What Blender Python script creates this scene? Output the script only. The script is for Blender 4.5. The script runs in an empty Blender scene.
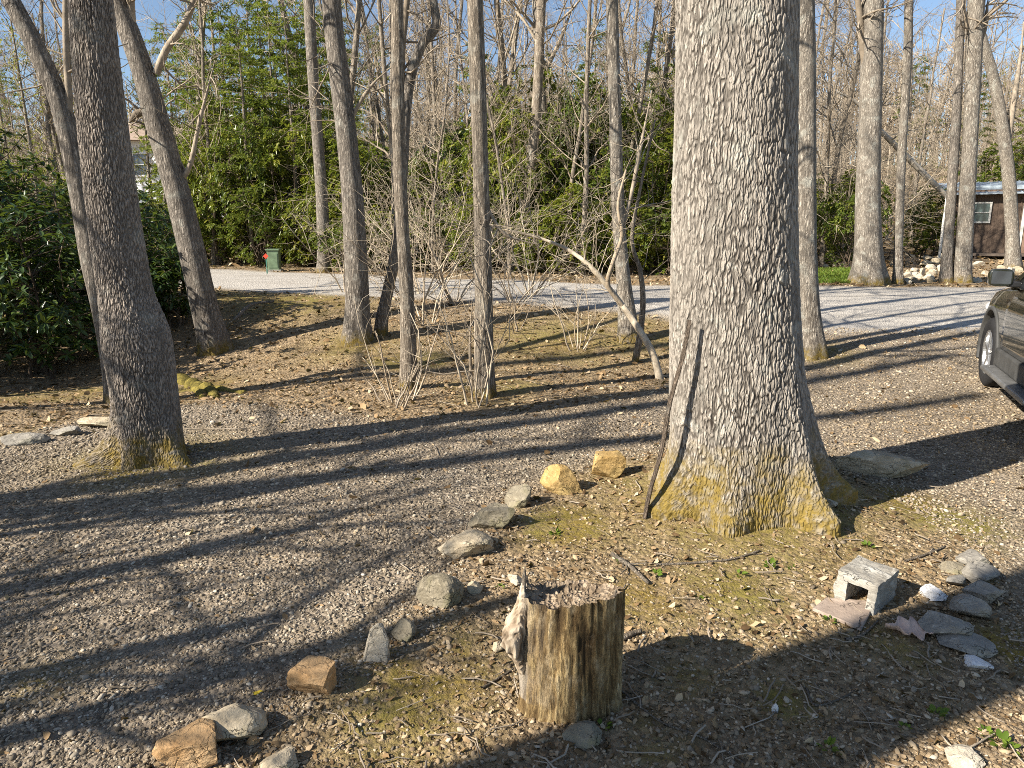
import bpy, bmesh, math, random
import numpy as np
from mathutils import Vector, Matrix

# ------------------------------------------------------------------ camera, sky, sun, exposure
SC = bpy.context.scene
COL = SC.collection
R = math.radians
F, CX, CY, CAMH, PITCH = 700.0, 512.0, 384.0, 1.6, R(12.0)
cam_d = bpy.data.cameras.new('camera')
cam = bpy.data.objects.new('camera', cam_d)
COL.objects.link(cam)
cam.location = (0, 0, CAMH)
cam.rotation_euler = (R(90) - PITCH, 0, 0)
cam_d.sensor_width = 36.0
cam_d.lens = F / 1024 * 36
cam_d.clip_start = 0.05
cam_d.clip_end = 2000
SC.camera = cam

SUN_EL = R(33.0)
SUN_AZ = R(28.0)                      # shadows run towards +X, this much away from the camera
TOSUN = Vector((-math.cos(SUN_AZ) * math.cos(SUN_EL), -math.sin(SUN_AZ) * math.cos(SUN_EL), math.sin(SUN_EL)))
W = bpy.data.worlds.new('World')
SC.world = W
W.use_nodes = True
wn = W.node_tree
bgn = wn.nodes['Background']
sky = wn.nodes.new('ShaderNodeTexSky')
sky.sky_type = 'NISHITA'
sky.sun_disc = False
sky.sun_elevation = SUN_EL
sky.sun_rotation = math.atan2(TOSUN.x, TOSUN.y) % (2 * math.pi)
sky.altitude = 700
sky.air_density = 1.0
sky.dust_density = 0.6
sky.ozone_density = 1.5
wn.links.new(sky.outputs[0], bgn.inputs[0])
bgn.inputs[1].default_value = 0.07
sd = bpy.data.lights.new('sun', 'SUN')
sd.energy = 5.0
sd.angle = R(0.5)
sd.color = (1.0, 0.92, 0.80)
so = bpy.data.objects.new('sun', sd)
COL.objects.link(so)
so.rotation_euler = TOSUN.to_track_quat('Z', 'Y').to_euler()
so.location = (-20, -10, 30)
SC.view_settings.view_transform = 'Standard'
SC.view_settings.look = 'None'
SC.view_settings.exposure = 1.25
SC.view_settings.gamma = 1.0
SC.view_settings.use_curve_mapping = False
SC.cycles.use_denoising = False
SC.cycles.filter_width = 0.95
SC.cycles.max_bounces = 6
SC.cycles.transparent_max_bounces = 8

# ------------------------------------------------------------------ numpy noise
def _h(ix, iy, iz, s=0):
    n = (ix * 374761393 + iy * 668265263 + iz * 2147483647 * 3 + s * 974711) & 0xffffffff
    n = ((n ^ (n >> 13)) * 1274126177) & 0xffffffff
    n = ((n ^ (n >> 16)) * 2246822519) & 0xffffffff
    return ((n ^ (n >> 15)) & 0xffffff) / float(0xffffff)

def vnoise(p, s=0):
    p = np.asarray(p, float)
    i = np.floor(p).astype(np.int64)
    f = p - i
    f = f * f * (3 - 2 * f)
    out = 0
    for dx in (0, 1):
        wx = f[..., 0] if dx else 1 - f[..., 0]
        for dy in (0, 1):
            wy = f[..., 1] if dy else 1 - f[..., 1]
            for dz in (0, 1):
                wz = f[..., 2] if dz else 1 - f[..., 2]
                out = out + wx * wy * wz * _h(i[..., 0] + dx, i[..., 1] + dy, i[..., 2] + dz, s)
    return out * 2 - 1

def fbm(p, oct=4, s=0, gain=.5):
    p = np.asarray(p, float)
    a, o, t = 1.0, 0, 0
    for k in range(oct):
        o = o + a * vnoise(p * 2 ** k, s + 17 * k)
        t += a
        a *= gain
    return o / t

def n2(x, y, sc, oct=3, s=0):
    x = np.asarray(x, float); y = np.asarray(y, float)
    return fbm(np.stack([x * sc, y * sc, np.zeros_like(x) + .37], -1), oct, s)

def worley(p, s=0):
    """distance to nearest and to second nearest jittered point"""
    p = np.asarray(p, float)
    i = np.floor(p).astype(np.int64)
    f1 = np.full(p.shape[:-1], 9.0); f2 = f1.copy(); idv = np.zeros(p.shape[:-1])
    for dx in (-1, 0, 1):
        for dy in (-1, 0, 1):
            for dz in (-1, 0, 1):
                c = i + np.array([dx, dy, dz])
                q = np.stack([c[..., k] + _h(c[..., 0], c[..., 1], c[..., 2], s + 31 * k) for k in range(3)], -1)
                d = np.sqrt(((q - p) ** 2).sum(-1))
                nid = _h(c[..., 0], c[..., 1], c[..., 2], s + 99)
                near = d < f1
                f2 = np.where(near, f1, np.minimum(f2, d))
                idv = np.where(near, nid, idv)
                f1 = np.where(near, d, f1)
    return f1, f2, idv

def sstep(a, b, x):
    t = np.clip((np.asarray(x, float) - a) / (b - a), 0, 1)
    return t * t * (3 - 2 * t)

# ------------------------------------------------------------------ terrain and pixel helpers
def terrain(x, y):
    x = np.asarray(x, float); y = np.asarray(y, float)
    right = sstep(2.0, 5.0, x)
    bank_l = 0.52 * sstep(8.0, 12.6, y)
    bank_r = 0.50 * sstep(5.5, 15.0, y)
    z = bank_l * (1 - right) + bank_r * right
    z = z - 0.22 * sstep(-1.5, -4.5, x) * sstep(5.5, 8.5, y) * (1 - sstep(9.0, 12.0, y))
    far = np.maximum(y - 23 - 0.12 * np.abs(x - 4), 0)
    hill = 0.035 * far + 0.15 * np.maximum(far - 10, 0) * sstep(-25, 25, x) + 0.04 * np.maximum(far - 14, 0)
    z = z + 22 * (1 - np.exp(-hill / 22))
    # bed in front of the big tree, a little higher than the drive
    z = z + 0.07 * np.exp(-(((x - 1.35) / 1.3) ** 2 + ((y - 3.9) / 1.1) ** 2))
    z = z + 0.10 * np.exp(-(((x - 1.45) / .6) ** 2 + ((y - 4.25) / .6) ** 2))
    z = z + 0.05 * n2(x, y, .35, 3, 5) * sstep(4, 9, y) + 0.02 * n2(x, y, .9, 2, 6)
    return z

def ray(px, py):
    u = (px - CX) / F; v = (CY - py) / F
    return np.array([u, math.cos(PITCH) + v * math.sin(PITCH), -math.sin(PITCH) + v * math.cos(PITCH)])

def at(px, py, Y):
    d = ray(px, py)
    return np.array([0, 0, CAMH]) + d * (Y / d[1])

def P(px, py, ymax=140):
    """world point on the terrain seen at a pixel"""
    d = ray(px, py)
    t = np.linspace(1.0, ymax, 6000)
    q = t[:, None] * d + np.array([0, 0, CAMH])
    below = q[:, 2] < terrain(q[:, 0], q[:, 1])
    k = int(np.argmax(below)) if below.any() else len(t) - 1
    a, b = t[max(k - 1, 0)], t[k]
    for _ in range(14):
        m = (a + b) / 2
        w = m * d + np.array([0, 0, CAMH])
        if w[2] < terrain(w[0], w[1]): b = m
        else: a = m
    w = b * d + np.array([0, 0, CAMH])
    w[2] = float(terrain(w[0], w[1]))
    return w

def depth_of(p):
    return p[1] * math.cos(PITCH) + (CAMH - p[2]) * math.sin(PITCH)

def G(x, y):
    return np.array([x, y, float(terrain(x, y))])

# ------------------------------------------------------------------ object helpers
def link_mesh(name, V, faces, mat=None, parent=None, attrs=None, smooth=False, loc=None):
    """faces: list of (n,k) int arrays"""
    V = np.asarray(V, float)
    me = bpy.data.meshes.new(name)
    faces = [np.asarray(f, np.int64) for f in faces if len(f)]
    nl = sum(f.size for f in faces); nf = sum(len(f) for f in faces)
    me.vertices.add(len(V)); me.loops.add(nl); me.polygons.add(nf)
    me.vertices.foreach_set('co', V.astype(np.float32).ravel())
    me.loops.foreach_set('vertex_index', np.concatenate([f.ravel() for f in faces]).astype(np.int32))
    tot = np.concatenate([np.full(len(f), f.shape[1]) for f in faces])
    st = np.concatenate([[0], np.cumsum(tot)[:-1]])
    me.polygons.foreach_set('loop_start', st.astype(np.int32))
    me.polygons.foreach_set('loop_total', tot.astype(np.int32))
    if smooth: me.polygons.foreach_set('use_smooth', np.ones(nf, bool))
    for k, a in (attrs or {}).items():
        at_ = me.attributes.new(k, 'FLOAT', 'POINT')
        at_.data.foreach_set('value', np.asarray(a, np.float32))
    me.update(calc_edges=True)
    me.validate()
    o = bpy.data.objects.new(name, me)
    COL.objects.link(o)
    if mat: me.materials.append(mat)
    if parent: o.parent = parent
    if loc is not None: o.location = tuple(loc)
    return o

def bm_obj(name, bm, mat=None, parent=None, smooth=False, loc=None):
    me = bpy.data.meshes.new(name)
    bm.normal_update()
    bm.to_mesh(me); bm.free()
    if smooth:
        me.polygons.foreach_set('use_smooth', np.ones(len(me.polygons), bool))
    o = bpy.data.objects.new(name, me)
    COL.objects.link(o)
    if mat: me.materials.append(mat)
    if parent: o.parent = parent
    if loc is not None: o.location = tuple(loc)
    return o

def tag(o, label=None, cat=None, group=None, kind=None):
    if label: o['label'] = label
    if cat: o['category'] = cat
    if group: o['group'] = group
    if kind: o['kind'] = kind
    return o

def empty(name, loc, label=None, cat=None, group=None, rz=0):
    o = bpy.data.objects.new(name, None)
    COL.objects.link(o)
    o.empty_display_size = .2
    o.location = tuple(loc); o.rotation_euler = (0, 0, rz)
    return tag(o, label, cat, group)

def copy_tree(o, parent=None):
    c = o.copy(); COL.objects.link(c)
    if parent: c.parent = parent
    for ch in list(o.children): copy_tree(ch, c)
    return c

def add_box(bm, c, s, rz=0, bev=0, mat=None):
    M = Matrix.Translation(Vector(c)) @ Matrix.Rotation(rz, 4, 'Z')
    if mat is not None: M = mat @ M
    g = bmesh.ops.create_cube(bm, size=1.0, matrix=M @ Matrix.Diagonal((s[0], s[1], s[2], 1)))
    if bev:
        es = list({e for v in g['verts'] for e in v.link_edges})
        bmesh.ops.bevel(bm, geom=es, offset=bev, segments=2, affect='EDGES', profile=.6)

class Tubes:
    """collects tapered tubes into one mesh"""
    def __init__(s): s.V = []; s.Q = []; s.T = []; s.n = 0; s.r = []
    def add(s, pts, rad, sides=5, rnd=None, cap=True):
        pts = np.asarray(pts, float); rad = np.broadcast_to(np.asarray(rad, float), (len(pts),))
        t = np.gradient(pts, axis=0)
        t /= np.linalg.norm(t, axis=1)[:, None] + 1e-9
        m = t.mean(0)
        ref = np.array([0, 0, 1.0]) if abs(m[2]) < .8 * np.linalg.norm(m) else np.array([1.0, .2, 0])
        u = np.cross(t, ref); u /= np.linalg.norm(u, axis=1)[:, None] + 1e-9
        v = np.cross(t, u)
        a = np.arange(sides) / sides * 2 * np.pi
        ring = pts[:, None] + rad[:, None, None] * (np.cos(a)[None, :, None] * u[:, None] + np.sin(a)[None, :, None] * v[:, None])
        k = len(pts)
        s.V.append(ring.reshape(-1, 3))
        i = np.arange(k - 1)[:, None] * sides; j = np.arange(sides)[None]
        j2 = (j + 1) % sides
        q = np.stack([i + j, i + j2, i + sides + j2, i + sides + j], -1).reshape(-1, 4) + s.n
        s.Q.append(q)
        if cap:
            s.V.append(pts[-1:] + t[-1:] * rad[-1] * .5)
            e = s.n + (k - 1) * sides
            jj = np.arange(sides)
            s.T.append(np.stack([e + jj, e + (jj + 1) % sides, np.full(sides, s.n + k * sides)], -1))
        nv = k * sides + (1 if cap else 0)
        s.r.append(np.full(nv, random.random() if rnd is None else rnd))
        s.n += nv
    def build(s, name, mat, parent=None, loc=None, smooth=True):
        return link_mesh(name, np.concatenate(s.V), [np.concatenate(s.Q)] + ([np.concatenate(s.T)] if s.T else []),
                         mat, parent, {'rnd': np.concatenate(s.r)}, smooth, loc)

def catmull(K, n):
    K = np.asarray(K, float)
    E = np.vstack([2 * K[0] - K[1], K, 2 * K[-1] - K[-2]])
    L = np.r_[0, np.cumsum(np.linalg.norm(np.diff(K[:, :3], axis=0), axis=1))]
    s = np.linspace(0, L[-1], n)
    seg = np.clip(np.searchsorted(L, s, 'right') - 1, 0, len(K) - 2)
    t = ((s - L[seg]) / (L[seg + 1] - L[seg]))[:, None]
    p0, p1, p2, p3 = E[seg], E[seg + 1], E[seg + 2], E[seg + 3]
    return .5 * (2 * p1 + (p2 - p0) * t + (2 * p0 - 5 * p1 + 4 * p2 - p3) * t ** 2 + (3 * p1 - p0 - 3 * p2 + p3) * t ** 3)

def unit(v):
    v = np.asarray(v, float)
    return v / (np.linalg.norm(v) + 1e-9)

def grow(tb, rng, p, d, L, r, depth, up=.25, wob=.18, kids=(4, 6), ang=(30, 65), sides=4, kl=(.4, .65), start=.25):
    n = 6 if depth >= 1 else 4
    pts = [np.array(p, float)]; dd = unit(d)
    for k in range(n - 1):
        dd = unit(dd + rng.normal(0, wob, 3) + np.array([0, 0, up * .3]))
        pts.append(pts[-1] + dd * L / (n - 1))
    pts = np.array(pts)
    rad = np.linspace(r, r * (.35 if depth else .25), n)
    tb.add(pts, rad, sides if depth else 3)
    if depth <= 0: return pts
    for i in range(rng.integers(kids[0], kids[1] + 1)):
        t = rng.uniform(start, 1.0) * (n - 1)
        k = min(int(t), n - 2); f = t - k
        q = pts[k] * (1 - f) + pts[k + 1] * f
        td = unit(pts[k + 1] - pts[k])
        side = unit(np.cross(td, rng.normal(0, 1, 3)))
        a = R(rng.uniform(*ang))
        nd = td * math.cos(a) + side * math.sin(a)
        grow(tb, rng, q, nd, L * rng.uniform(*kl), max(rad[k] * .62, .003), depth - 1, up, wob * 1.1, kids, ang, sides, kl, start)
    return pts

# ------------------------------------------------------------------ materials
class NT:
    def __init__(s, name):
        s.m = bpy.data.materials.new(name); s.m.use_nodes = True
        s.t = s.m.node_tree; s.b = s.t.nodes['Principled BSDF']
        s.b.inputs['Roughness'].default_value = .9
        s.b.inputs['Specular IOR Level'].default_value = .2
    def n(s, typ, **kw):
        x = s.t.nodes.new('ShaderNode' + typ)
        for k, v in kw.items():
            if k.startswith('i_'):
                key = k[2:]
                x.inputs[int(key) if key.isdigit() else key].default_value = v
            else: setattr(x, k, v)
        return x
    def l(s, a, b): s.t.links.new(a, b)
    def coord(s, scale=(1, 1, 1), kind='Object'):
        c = s.n('TexCoord'); mp = s.n('Mapping'); mp.inputs['Scale'].default_value = scale
        s.l(c.outputs[kind], mp.inputs[0]); return mp.outputs[0]
    def noise(s, co, scale, detail=4, rough=.55, dist=0):
        x = s.n('TexNoise', i_Scale=scale, i_Detail=detail, i_Roughness=rough, i_Distortion=dist)
        s.l(co, x.inputs['Vector']); return x.outputs['Fac']
    def ramp(s, fac, stops):
        x = s.n('ValToRGB'); e = x.color_ramp.elements
        while len(e) < len(stops): e.new(.5)
        for el, (p, c) in zip(e, stops):
            el.position = p; el.color = (*c, 1) if len(c) == 3 else c
        s.l(fac, x.inputs[0]); return x.outputs[0]
    def mix(s, fac, a, b, mode='MIX'):
        x = s.n('Mix', data_type='RGBA', blend_type=mode)
        for v, i in ((fac, 0), (a, 6), (b, 7)):
            if isinstance(v, (int, float)): x.inputs[i].default_value = v
            elif isinstance(v, tuple): x.inputs[i].default_value = (*v, 1)
            else: s.l(v, x.inputs[i])
        return x.outputs[2]
    def math(s, op, a, b=None, clamp=False):
        x = s.n('Math', operation=op, use_clamp=clamp)
        for v, i in ((a, 0), (b, 1)):
            if v is None: continue
            if isinstance(v, (int, float)): x.inputs[i].default_value = v
            else: s.l(v, x.inputs[i])
        return x.outputs[0]
    def rng(s, v, a, b, c=0, d=1):
        x = s.n('MapRange', i_1=a, i_2=b, i_3=c, i_4=d)
        s.l(v, x.inputs[0]); return x.outputs[0]
    def attr(s, name):
        return s.n('Attribute', attribute_name=name).outputs['Fac']
    def bump(s, h, strength=.5, dist=.02, prev=None):
        x = s.n('Bump', i_Strength=strength, i_Distance=dist)
        s.l(h, x.inputs['Height'])
        if prev is not None: s.l(prev, x.inputs['Normal'])
        return x.outputs[0]
    def out(s, col=None, bump=None, rough=None):
        if col is not None:
            if isinstance(col, tuple): s.b.inputs['Base Color'].default_value = (*col, 1)
            else: s.l(col, s.b.inputs['Base Color'])
        if bump is not None: s.l(bump, s.b.inputs['Normal'])
        if rough is not None:
            if isinstance(rough, (int, float)): s.b.inputs['Roughness'].default_value = rough
            else: s.l(rough, s.b.inputs['Roughness'])
        return s.m

def bark_mat(name, dark, light, sx=26, sz=6, moss_h=.0, moss_c=(.19, .135, .030), lichen=.25, use_ridge=False, bstr=.9):
    m = NT(name)
    co = m.coord((sx, sx, sz))
    raw = m.coord()
    wrp = m.noise(raw, 7, 3)
    v = m.n('TexVoronoi', feature='DISTANCE_TO_EDGE', i_Scale=1.0)
    add = m.n('VectorMath', operation='ADD')
    wn_ = m.n('TexNoise', i_Scale=9, i_Detail=3)
    m.l(raw, wn_.inputs['Vector'])
    sc = m.n('VectorMath', operation='SCALE'); sc.inputs[3].default_value = 1.6
    m.l(wn_.outputs['Color'], sc.inputs[0]); m.l(co, add.inputs[0]); m.l(sc.outputs[0], add.inputs[1])
    m.l(add.outputs[0], v.inputs['Vector'])
    edge = m.rng(v.outputs['Distance'], .0, .2)
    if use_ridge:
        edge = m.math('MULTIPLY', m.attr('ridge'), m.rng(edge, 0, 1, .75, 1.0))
    else:
        rid = m.noise(m.coord((1, 1, .16)), sx * 1.7, 5, .7, .4)
        edge = m.math('MULTIPLY', m.rng(edge, 0, 1, .3, 1), m.rng(rid, .40, .57))
    fine = m.noise(m.coord((1, 1, .35)), 70, 5, .65)
    big = m.noise(raw, 2.2, 4)
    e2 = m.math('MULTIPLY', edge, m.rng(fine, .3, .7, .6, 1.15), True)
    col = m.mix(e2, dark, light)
    col = m.mix(m.rng(big, .35, .7, 0, .45), col, tuple(c * .62 for c in light))
    strk = m.noise(m.coord((1, 1, .22)), 9, 4, .6)
    col = m.mix(m.rng(strk, .48, .64, 0, .5), col, tuple(c * .30 for c in light))
    lich = m.math('MULTIPLY', m.rng(m.noise(raw, 5.5, 5, .6), .56, .68), lichen)
    col = m.mix(lich, col, (.46, .46, .40))
    if moss_h > 0:
        sep = m.n('SeparateXYZ'); m.l(raw, sep.inputs[0])
        mh = m.math('ADD', sep.outputs[2], m.rng(m.noise(raw, 4.5, 4, .65), .25, .75, moss_h * .8, -moss_h * .8))
        mm = m.rng(mh, moss_h * 1.05, moss_h * .2, 0, .95)
        mm = m.math('MULTIPLY', mm, m.rng(m.noise(raw, 16, 4, .7), .32, .55, .15, 1), True)
        mc = m.mix(m.noise(raw, 30, 3), tuple(c * .45 for c in moss_c), tuple(c * 1.5 for c in moss_c))
        col = m.mix(mm, col, mc)
    b = m.bump(m.math('ADD', m.math('MULTIPLY', edge, .7), m.math('MULTIPLY', fine, .5)), bstr, .02)
    return m.out(col, b, .92)

def leaf_mat(name, stops, rough=.45, trans=.25, spec=.4):
    m = NT(name)
    r = m.attr('rnd')
    col = m.ramp(r, stops)
    m.out(col, None, rough)
    m.b.inputs['Specular IOR Level'].default_value = spec
    tr = m.n('BsdfTranslucent'); m.l(m.mix(.5, col, (.25, .32, .03)), tr.inputs[0])
    mx = m.n('MixShader'); mx.inputs[0].default_value = trans
    m.l(m.b.outputs[0], mx.inputs[1]); m.l(tr.outputs[0], mx.inputs[2])
    m.l(mx.outputs[0], m.t.nodes['Material Output'].inputs[0])
    return m.m

def twig_mat(name, a, b):
    m = NT(name)
    col = m.mix(m.attr('rnd'), a, b)
    col = m.mix(m.rng(m.noise(m.coord(), 12, 3), .35, .65, 0, .6), col, tuple(c * .55 for c in a))
    return m.out(col, m.bump(m.noise(m.coord((1, 1, .4)), 60, 3), .4, .01))

def stone_mat(name, a, b, sc=9, moss=.0):
    m = NT(name)
    co = m.coord()
    n1 = m.noise(co, sc, 6, .62); n2_ = m.noise(co, sc * 2.4, 5, .6); n3 = m.noise(m.coord((1, 1, 3)), sc * 1.6, 4, .6, .6)
    col = m.mix(m.rng(n1, .32, .68), a, b)
    col = m.mix(m.rng(n2_, .5, .8, 0, .4), col, tuple(c * .5 for c in a))
    col = m.mix(m.rng(n3, .58, .66, 0, .5), col, tuple(min(1, c * 1.45) for c in b))
    if moss:
        col = m.mix(m.math('MULTIPLY', m.rng(m.noise(co, sc * .8, 4), .52, .62), moss), col, (.10, .095, .02))
    crk = m.n('TexVoronoi', feature='DISTANCE_TO_EDGE', i_Scale=sc * 1.1)
    wv_ = m.n('VectorMath', operation='ADD'); nz_ = m.n('TexNoise', i_Scale=sc * 2, i_Detail=4); m.l(co, nz_.inputs['Vector'])
    sv_ = m.n('VectorMath', operation='SCALE'); sv_.inputs[3].default_value = .12; m.l(nz_.outputs['Color'], sv_.inputs[0]); m.l(co, wv_.inputs[0]); m.l(sv_.outputs[0], wv_.inputs[1]); m.l(wv_.outputs[0], crk.inputs['Vector'])
    ck = m.math('MULTIPLY', m.rng(crk.outputs['Distance'], .0, .022, 1, 0), m.rng(n1, .45, .6))
    col = m.mix(m.math('MULTIPLY', ck, .75), col, tuple(c * .35 for c in a))
    hh = m.math('SUBTRACT', m.math('ADD', n2_, m.math('MULTIPLY', n3, .8)), ck)
    return m.out(col, m.bump(hh, .8, .014), .9)

def plain(name, c, rough=.6, spec=.3, metal=0.0, coat=0.0, bump=0, bsc=40, var=.25):
    m = NT(name)
    n = m.noise(m.coord(), 6, 5)
    col = m.mix(m.rng(n, .3, .7), tuple(x * (1 - var) for x in c), tuple(min(1, x * (1 + var)) for x in c))
    m.out(col, m.bump(m.noise(m.coord(), bsc, 3), bump, .005) if bump else None, rough)
    m.b.inputs['Specular IOR Level'].default_value = spec
    m.b.inputs['Metallic'].default_value = metal
    m.b.inputs['Coat Weight'].default_value = coat
    m.b.inputs['Coat Roughness'].default_value = .05
    return m.m

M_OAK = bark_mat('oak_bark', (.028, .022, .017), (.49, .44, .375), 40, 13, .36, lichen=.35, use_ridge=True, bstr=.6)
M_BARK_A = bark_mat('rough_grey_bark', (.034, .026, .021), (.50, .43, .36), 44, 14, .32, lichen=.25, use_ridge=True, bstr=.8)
M_BARK_B = bark_mat('grey_bark', (.04, .033, .027), (.46, .405, .34), 34, 6, .16, lichen=.3)
M_BARK_C = bark_mat('pale_bark', (.075, .06, .047), (.52, .465, .385), 30, 9, .20, lichen=.5)
M_BARK_D = bark_mat('shaggy_bark', (.07, .053, .038), (.50, .43, .34), 34, 2.2, .14, lichen=.3)
M_BARK_FAR = bark_mat('woodland_bark', (.11, .088, .066), (.43, .365, .285), 14, 3, 0, lichen=.4)
M_TWIG = twig_mat('grey_twigs', (.22, .178, .13), (.42, .355, .275))
M_TWIG_FAR = twig_mat('woodland_twigs', (.25, .20, .145), (.46, .39, .295))
M_TWIG_TAN = twig_mat('tan_twigs', (.34, .27, .19), (.58, .50, .38))
M_STEM = twig_mat('dark_stems', (.075, .055, .038), (.16, .125, .09))
M_DEADWOOD = bark_mat('dead_wood', (.13, .10, .07), (.42, .36, .28), 60, 3, 0, lichen=.1)
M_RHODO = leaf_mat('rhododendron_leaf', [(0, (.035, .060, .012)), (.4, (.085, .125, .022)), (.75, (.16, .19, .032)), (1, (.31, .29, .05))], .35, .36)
M_RHODO_SHADE = leaf_mat('shade_dark_rhododendron_leaf', [(0, (.018, .040, .012)), (.6, (.045, .082, .02)), (1, (.11, .145, .034))], .34, .22)  # leaf greens darkened, standing in for the shade of neighbouring trees
M_RHODO_LT = leaf_mat('sunny_rhododendron_leaf', [(0, (.06, .09, .015)), (.5, (.16, .19, .027)), (1, (.36, .33, .05))], .35, .42)  # greens lifted to yellow-green, sunlit brightness put into the leaf colour
M_HEMLOCK = leaf_mat('hemlock_needles', [(0, (.06, .09, .018)), (.6, (.16, .20, .038)), (1, (.36, .36, .07))], .6, .42, .2)
M_BLUEGREEN = leaf_mat('blue_green_needles', [(0, (.015, .05, .035)), (1, (.045, .12, .075))], .6, .25, .2)
M_BUDS = leaf_mat('spring_buds', [(0, (.22, .21, .05)), (1, (.36, .33, .10))], .6, .4, .1)
M_DRYLEAF = leaf_mat('fallen_leaf', [(0, (.07, .042, .02)), (.35, (.19, .122, .06)), (.7, (.34, .235, .13)), (1, (.52, .41, .27))], .8, .1, .15)
M_WEED = leaf_mat('weed_leaf', [(0, (.06, .11, .015)), (1, (.16, .22, .03))], .5, .3, .2)
M_ST_ORANGE = stone_mat('orange_sandstone', (.36, .205, .085), (.50, .345, .19))
M_ST_TAN = stone_mat('tan_stone', (.33, .265, .175), (.50, .43, .315), moss=.3)
M_ST_GREY = stone_mat('grey_stone', (.15, .128, .088), (.31, .272, .20), moss=.4)
M_ST_PALE = stone_mat('pale_stone', (.36, .31, .23), (.55, .49, .39))
M_ST_GOLD = stone_mat('golden_stone', (.31, .20, .07), (.46, .33, .15), moss=.25)
M_ST_BLUE = stone_mat('blue_grey_stone', (.17, .155, .13), (.34, .315, .27), moss=.25)
M_ST_WHITE = stone_mat('white_quartz', (.58, .56, .53), (.75, .73, .70))
M_CONCRETE = stone_mat('weathered_concrete', (.22, .20, .165), (.42, .40, .35), 9)
M_SLATE = stone_mat('brown_slate', (.25, .195, .155), (.33, .265, .215), 5)

# ------------------------------------------------------------------ ground, drive, road
def interp_edge(pxs):
    w = np.array([P(*p)[:2] for p in pxs])
    o = np.argsort(w[:, 0]); w = w[o]
    return w[:, 0], w[:, 1]
FE = interp_edge([(60, 262), (150, 263), (210, 269), (300, 273), (480, 280), (650, 286), (820, 287), (980, 287), (1150, 288)])
NE = interp_edge([(100, 283), (200, 287), (240, 290), (330, 295), (480, 301), (600, 309), (660, 316), (760, 330), (900, 332), (1150, 332)])
DE = interp_edge([(-200, 470), (0, 440), (100, 418), (190, 404), (300, 412), (400, 424), (520, 416), (640, 396), (700, 380), (760, 366), (800, 350), (840, 330)])

ISLAND = np.array([P(*p)[:2] for p in [(60, 840), (150, 768), (225, 738), (310, 690), (372, 650), (425, 605), (452, 552), (490, 515), (545, 478), (610, 462), (700, 440), (790, 440), (850, 470), (925, 505), (985, 545), (1010, 590), (1040, 640), (1060, 700), (1100, 800), (900, 900)]])
def inside(poly, x, y):
    c = np.zeros(np.shape(x), bool)
    j = len(poly) - 1
    for i in range(len(poly)):
        xi, yi = poly[i]; xj, yj = poly[j]
        c ^= ((yi > y) != (yj > y)) & (x < (xj - xi) * (y - yi) / (yj - yi + 1e-12) + xi)
        j = i
    return c
def dist_poly(poly, x, y):
    d = np.full(np.shape(x), 1e9)
    for i in range(len(poly)):
        a = poly[i]; b = poly[(i + 1) % len(poly)]
        ab = b - a
        t = np.clip(((x - a[0]) * ab[0] + (y - a[1]) * ab[1]) / (ab @ ab), 0, 1)
        d = np.minimum(d, np.hypot(x - a[0] - t * ab[0], y - a[1] - t * ab[1]))
    return d

def zones(x, y):
    """signed distances: road, drive (positive inside)"""
    wob = .25 * n2(x, y, .8, 3, 11) * np.clip(y / 8, .25, 1.2)
    road = np.minimum(np.interp(x, *FE) - y, y - np.interp(x, *NE)) + wob
    de = np.interp(x, *DE)
    de = np.where(x > 3.3, np.interp(x, *NE) + .4, de)
    drive = de - y + wob
    isl = dist_poly(ISLAND, x, y)
    isl = np.where(inside(ISLAND, x, y), isl, -isl) + .12 * n2(x, y, 2.5, 3, 12)
    drive = np.minimum(drive, -isl)
    return road, drive, isl

def spaced(lo, hi, a, b, step, g):
    mid = list(np.arange(a, b, step))
    up = []; s = step; v = b
    while v < hi: up.append(v); s *= g; v += s
    up.append(hi)
    dn = []; s = step; v = a - step
    while v > lo: dn.append(v); s *= g; v -= s
    dn.append(lo)
    return np.array(dn[::-1] + mid + up)
gx = spaced(-160, 160, -4.5, 5.0, .036, 1.045)
gy = spaced(-25, 320, 1.2, 7.5, .034, 1.022)
XX, YY = np.meshgrid(gx, gy)
ZZ = terrain(XX, YY)
rd, dr, isl = zones(XX, YY)
near = np.exp(-np.maximum(YY - 4, 0) / 7)
ZZ = ZZ + (.010 * n2(XX, YY, 9, 3, 21) + .002 * n2(XX, YY, 13, 2, 22)) * near
ZZ = ZZ + .03 * n2(XX, YY, 2.2, 3, 23) * np.clip(-dr, 0, .3) / .3 * np.clip((YY - 5) / 3, 0, 1) * (rd < 0)
GROUND_Z = None
Vg = np.stack([XX, YY, ZZ], -1).reshape(-1, 3)
ny, nx = XX.shape
ii = (np.arange(ny - 1)[:, None] * nx + np.arange(nx - 1)[None]).reshape(-1)
Q = np.stack([ii, ii + 1, ii + 1 + nx, ii + nx], -1)
a_road = sstep(-.35, .35, rd + .25 * n2(XX, YY, 3, 3, 31)).ravel()
a_grav = np.maximum(sstep(-.30, .30, dr + .2 * n2(XX, YY, 3.5, 3, 32)).ravel(), a_road)
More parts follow.
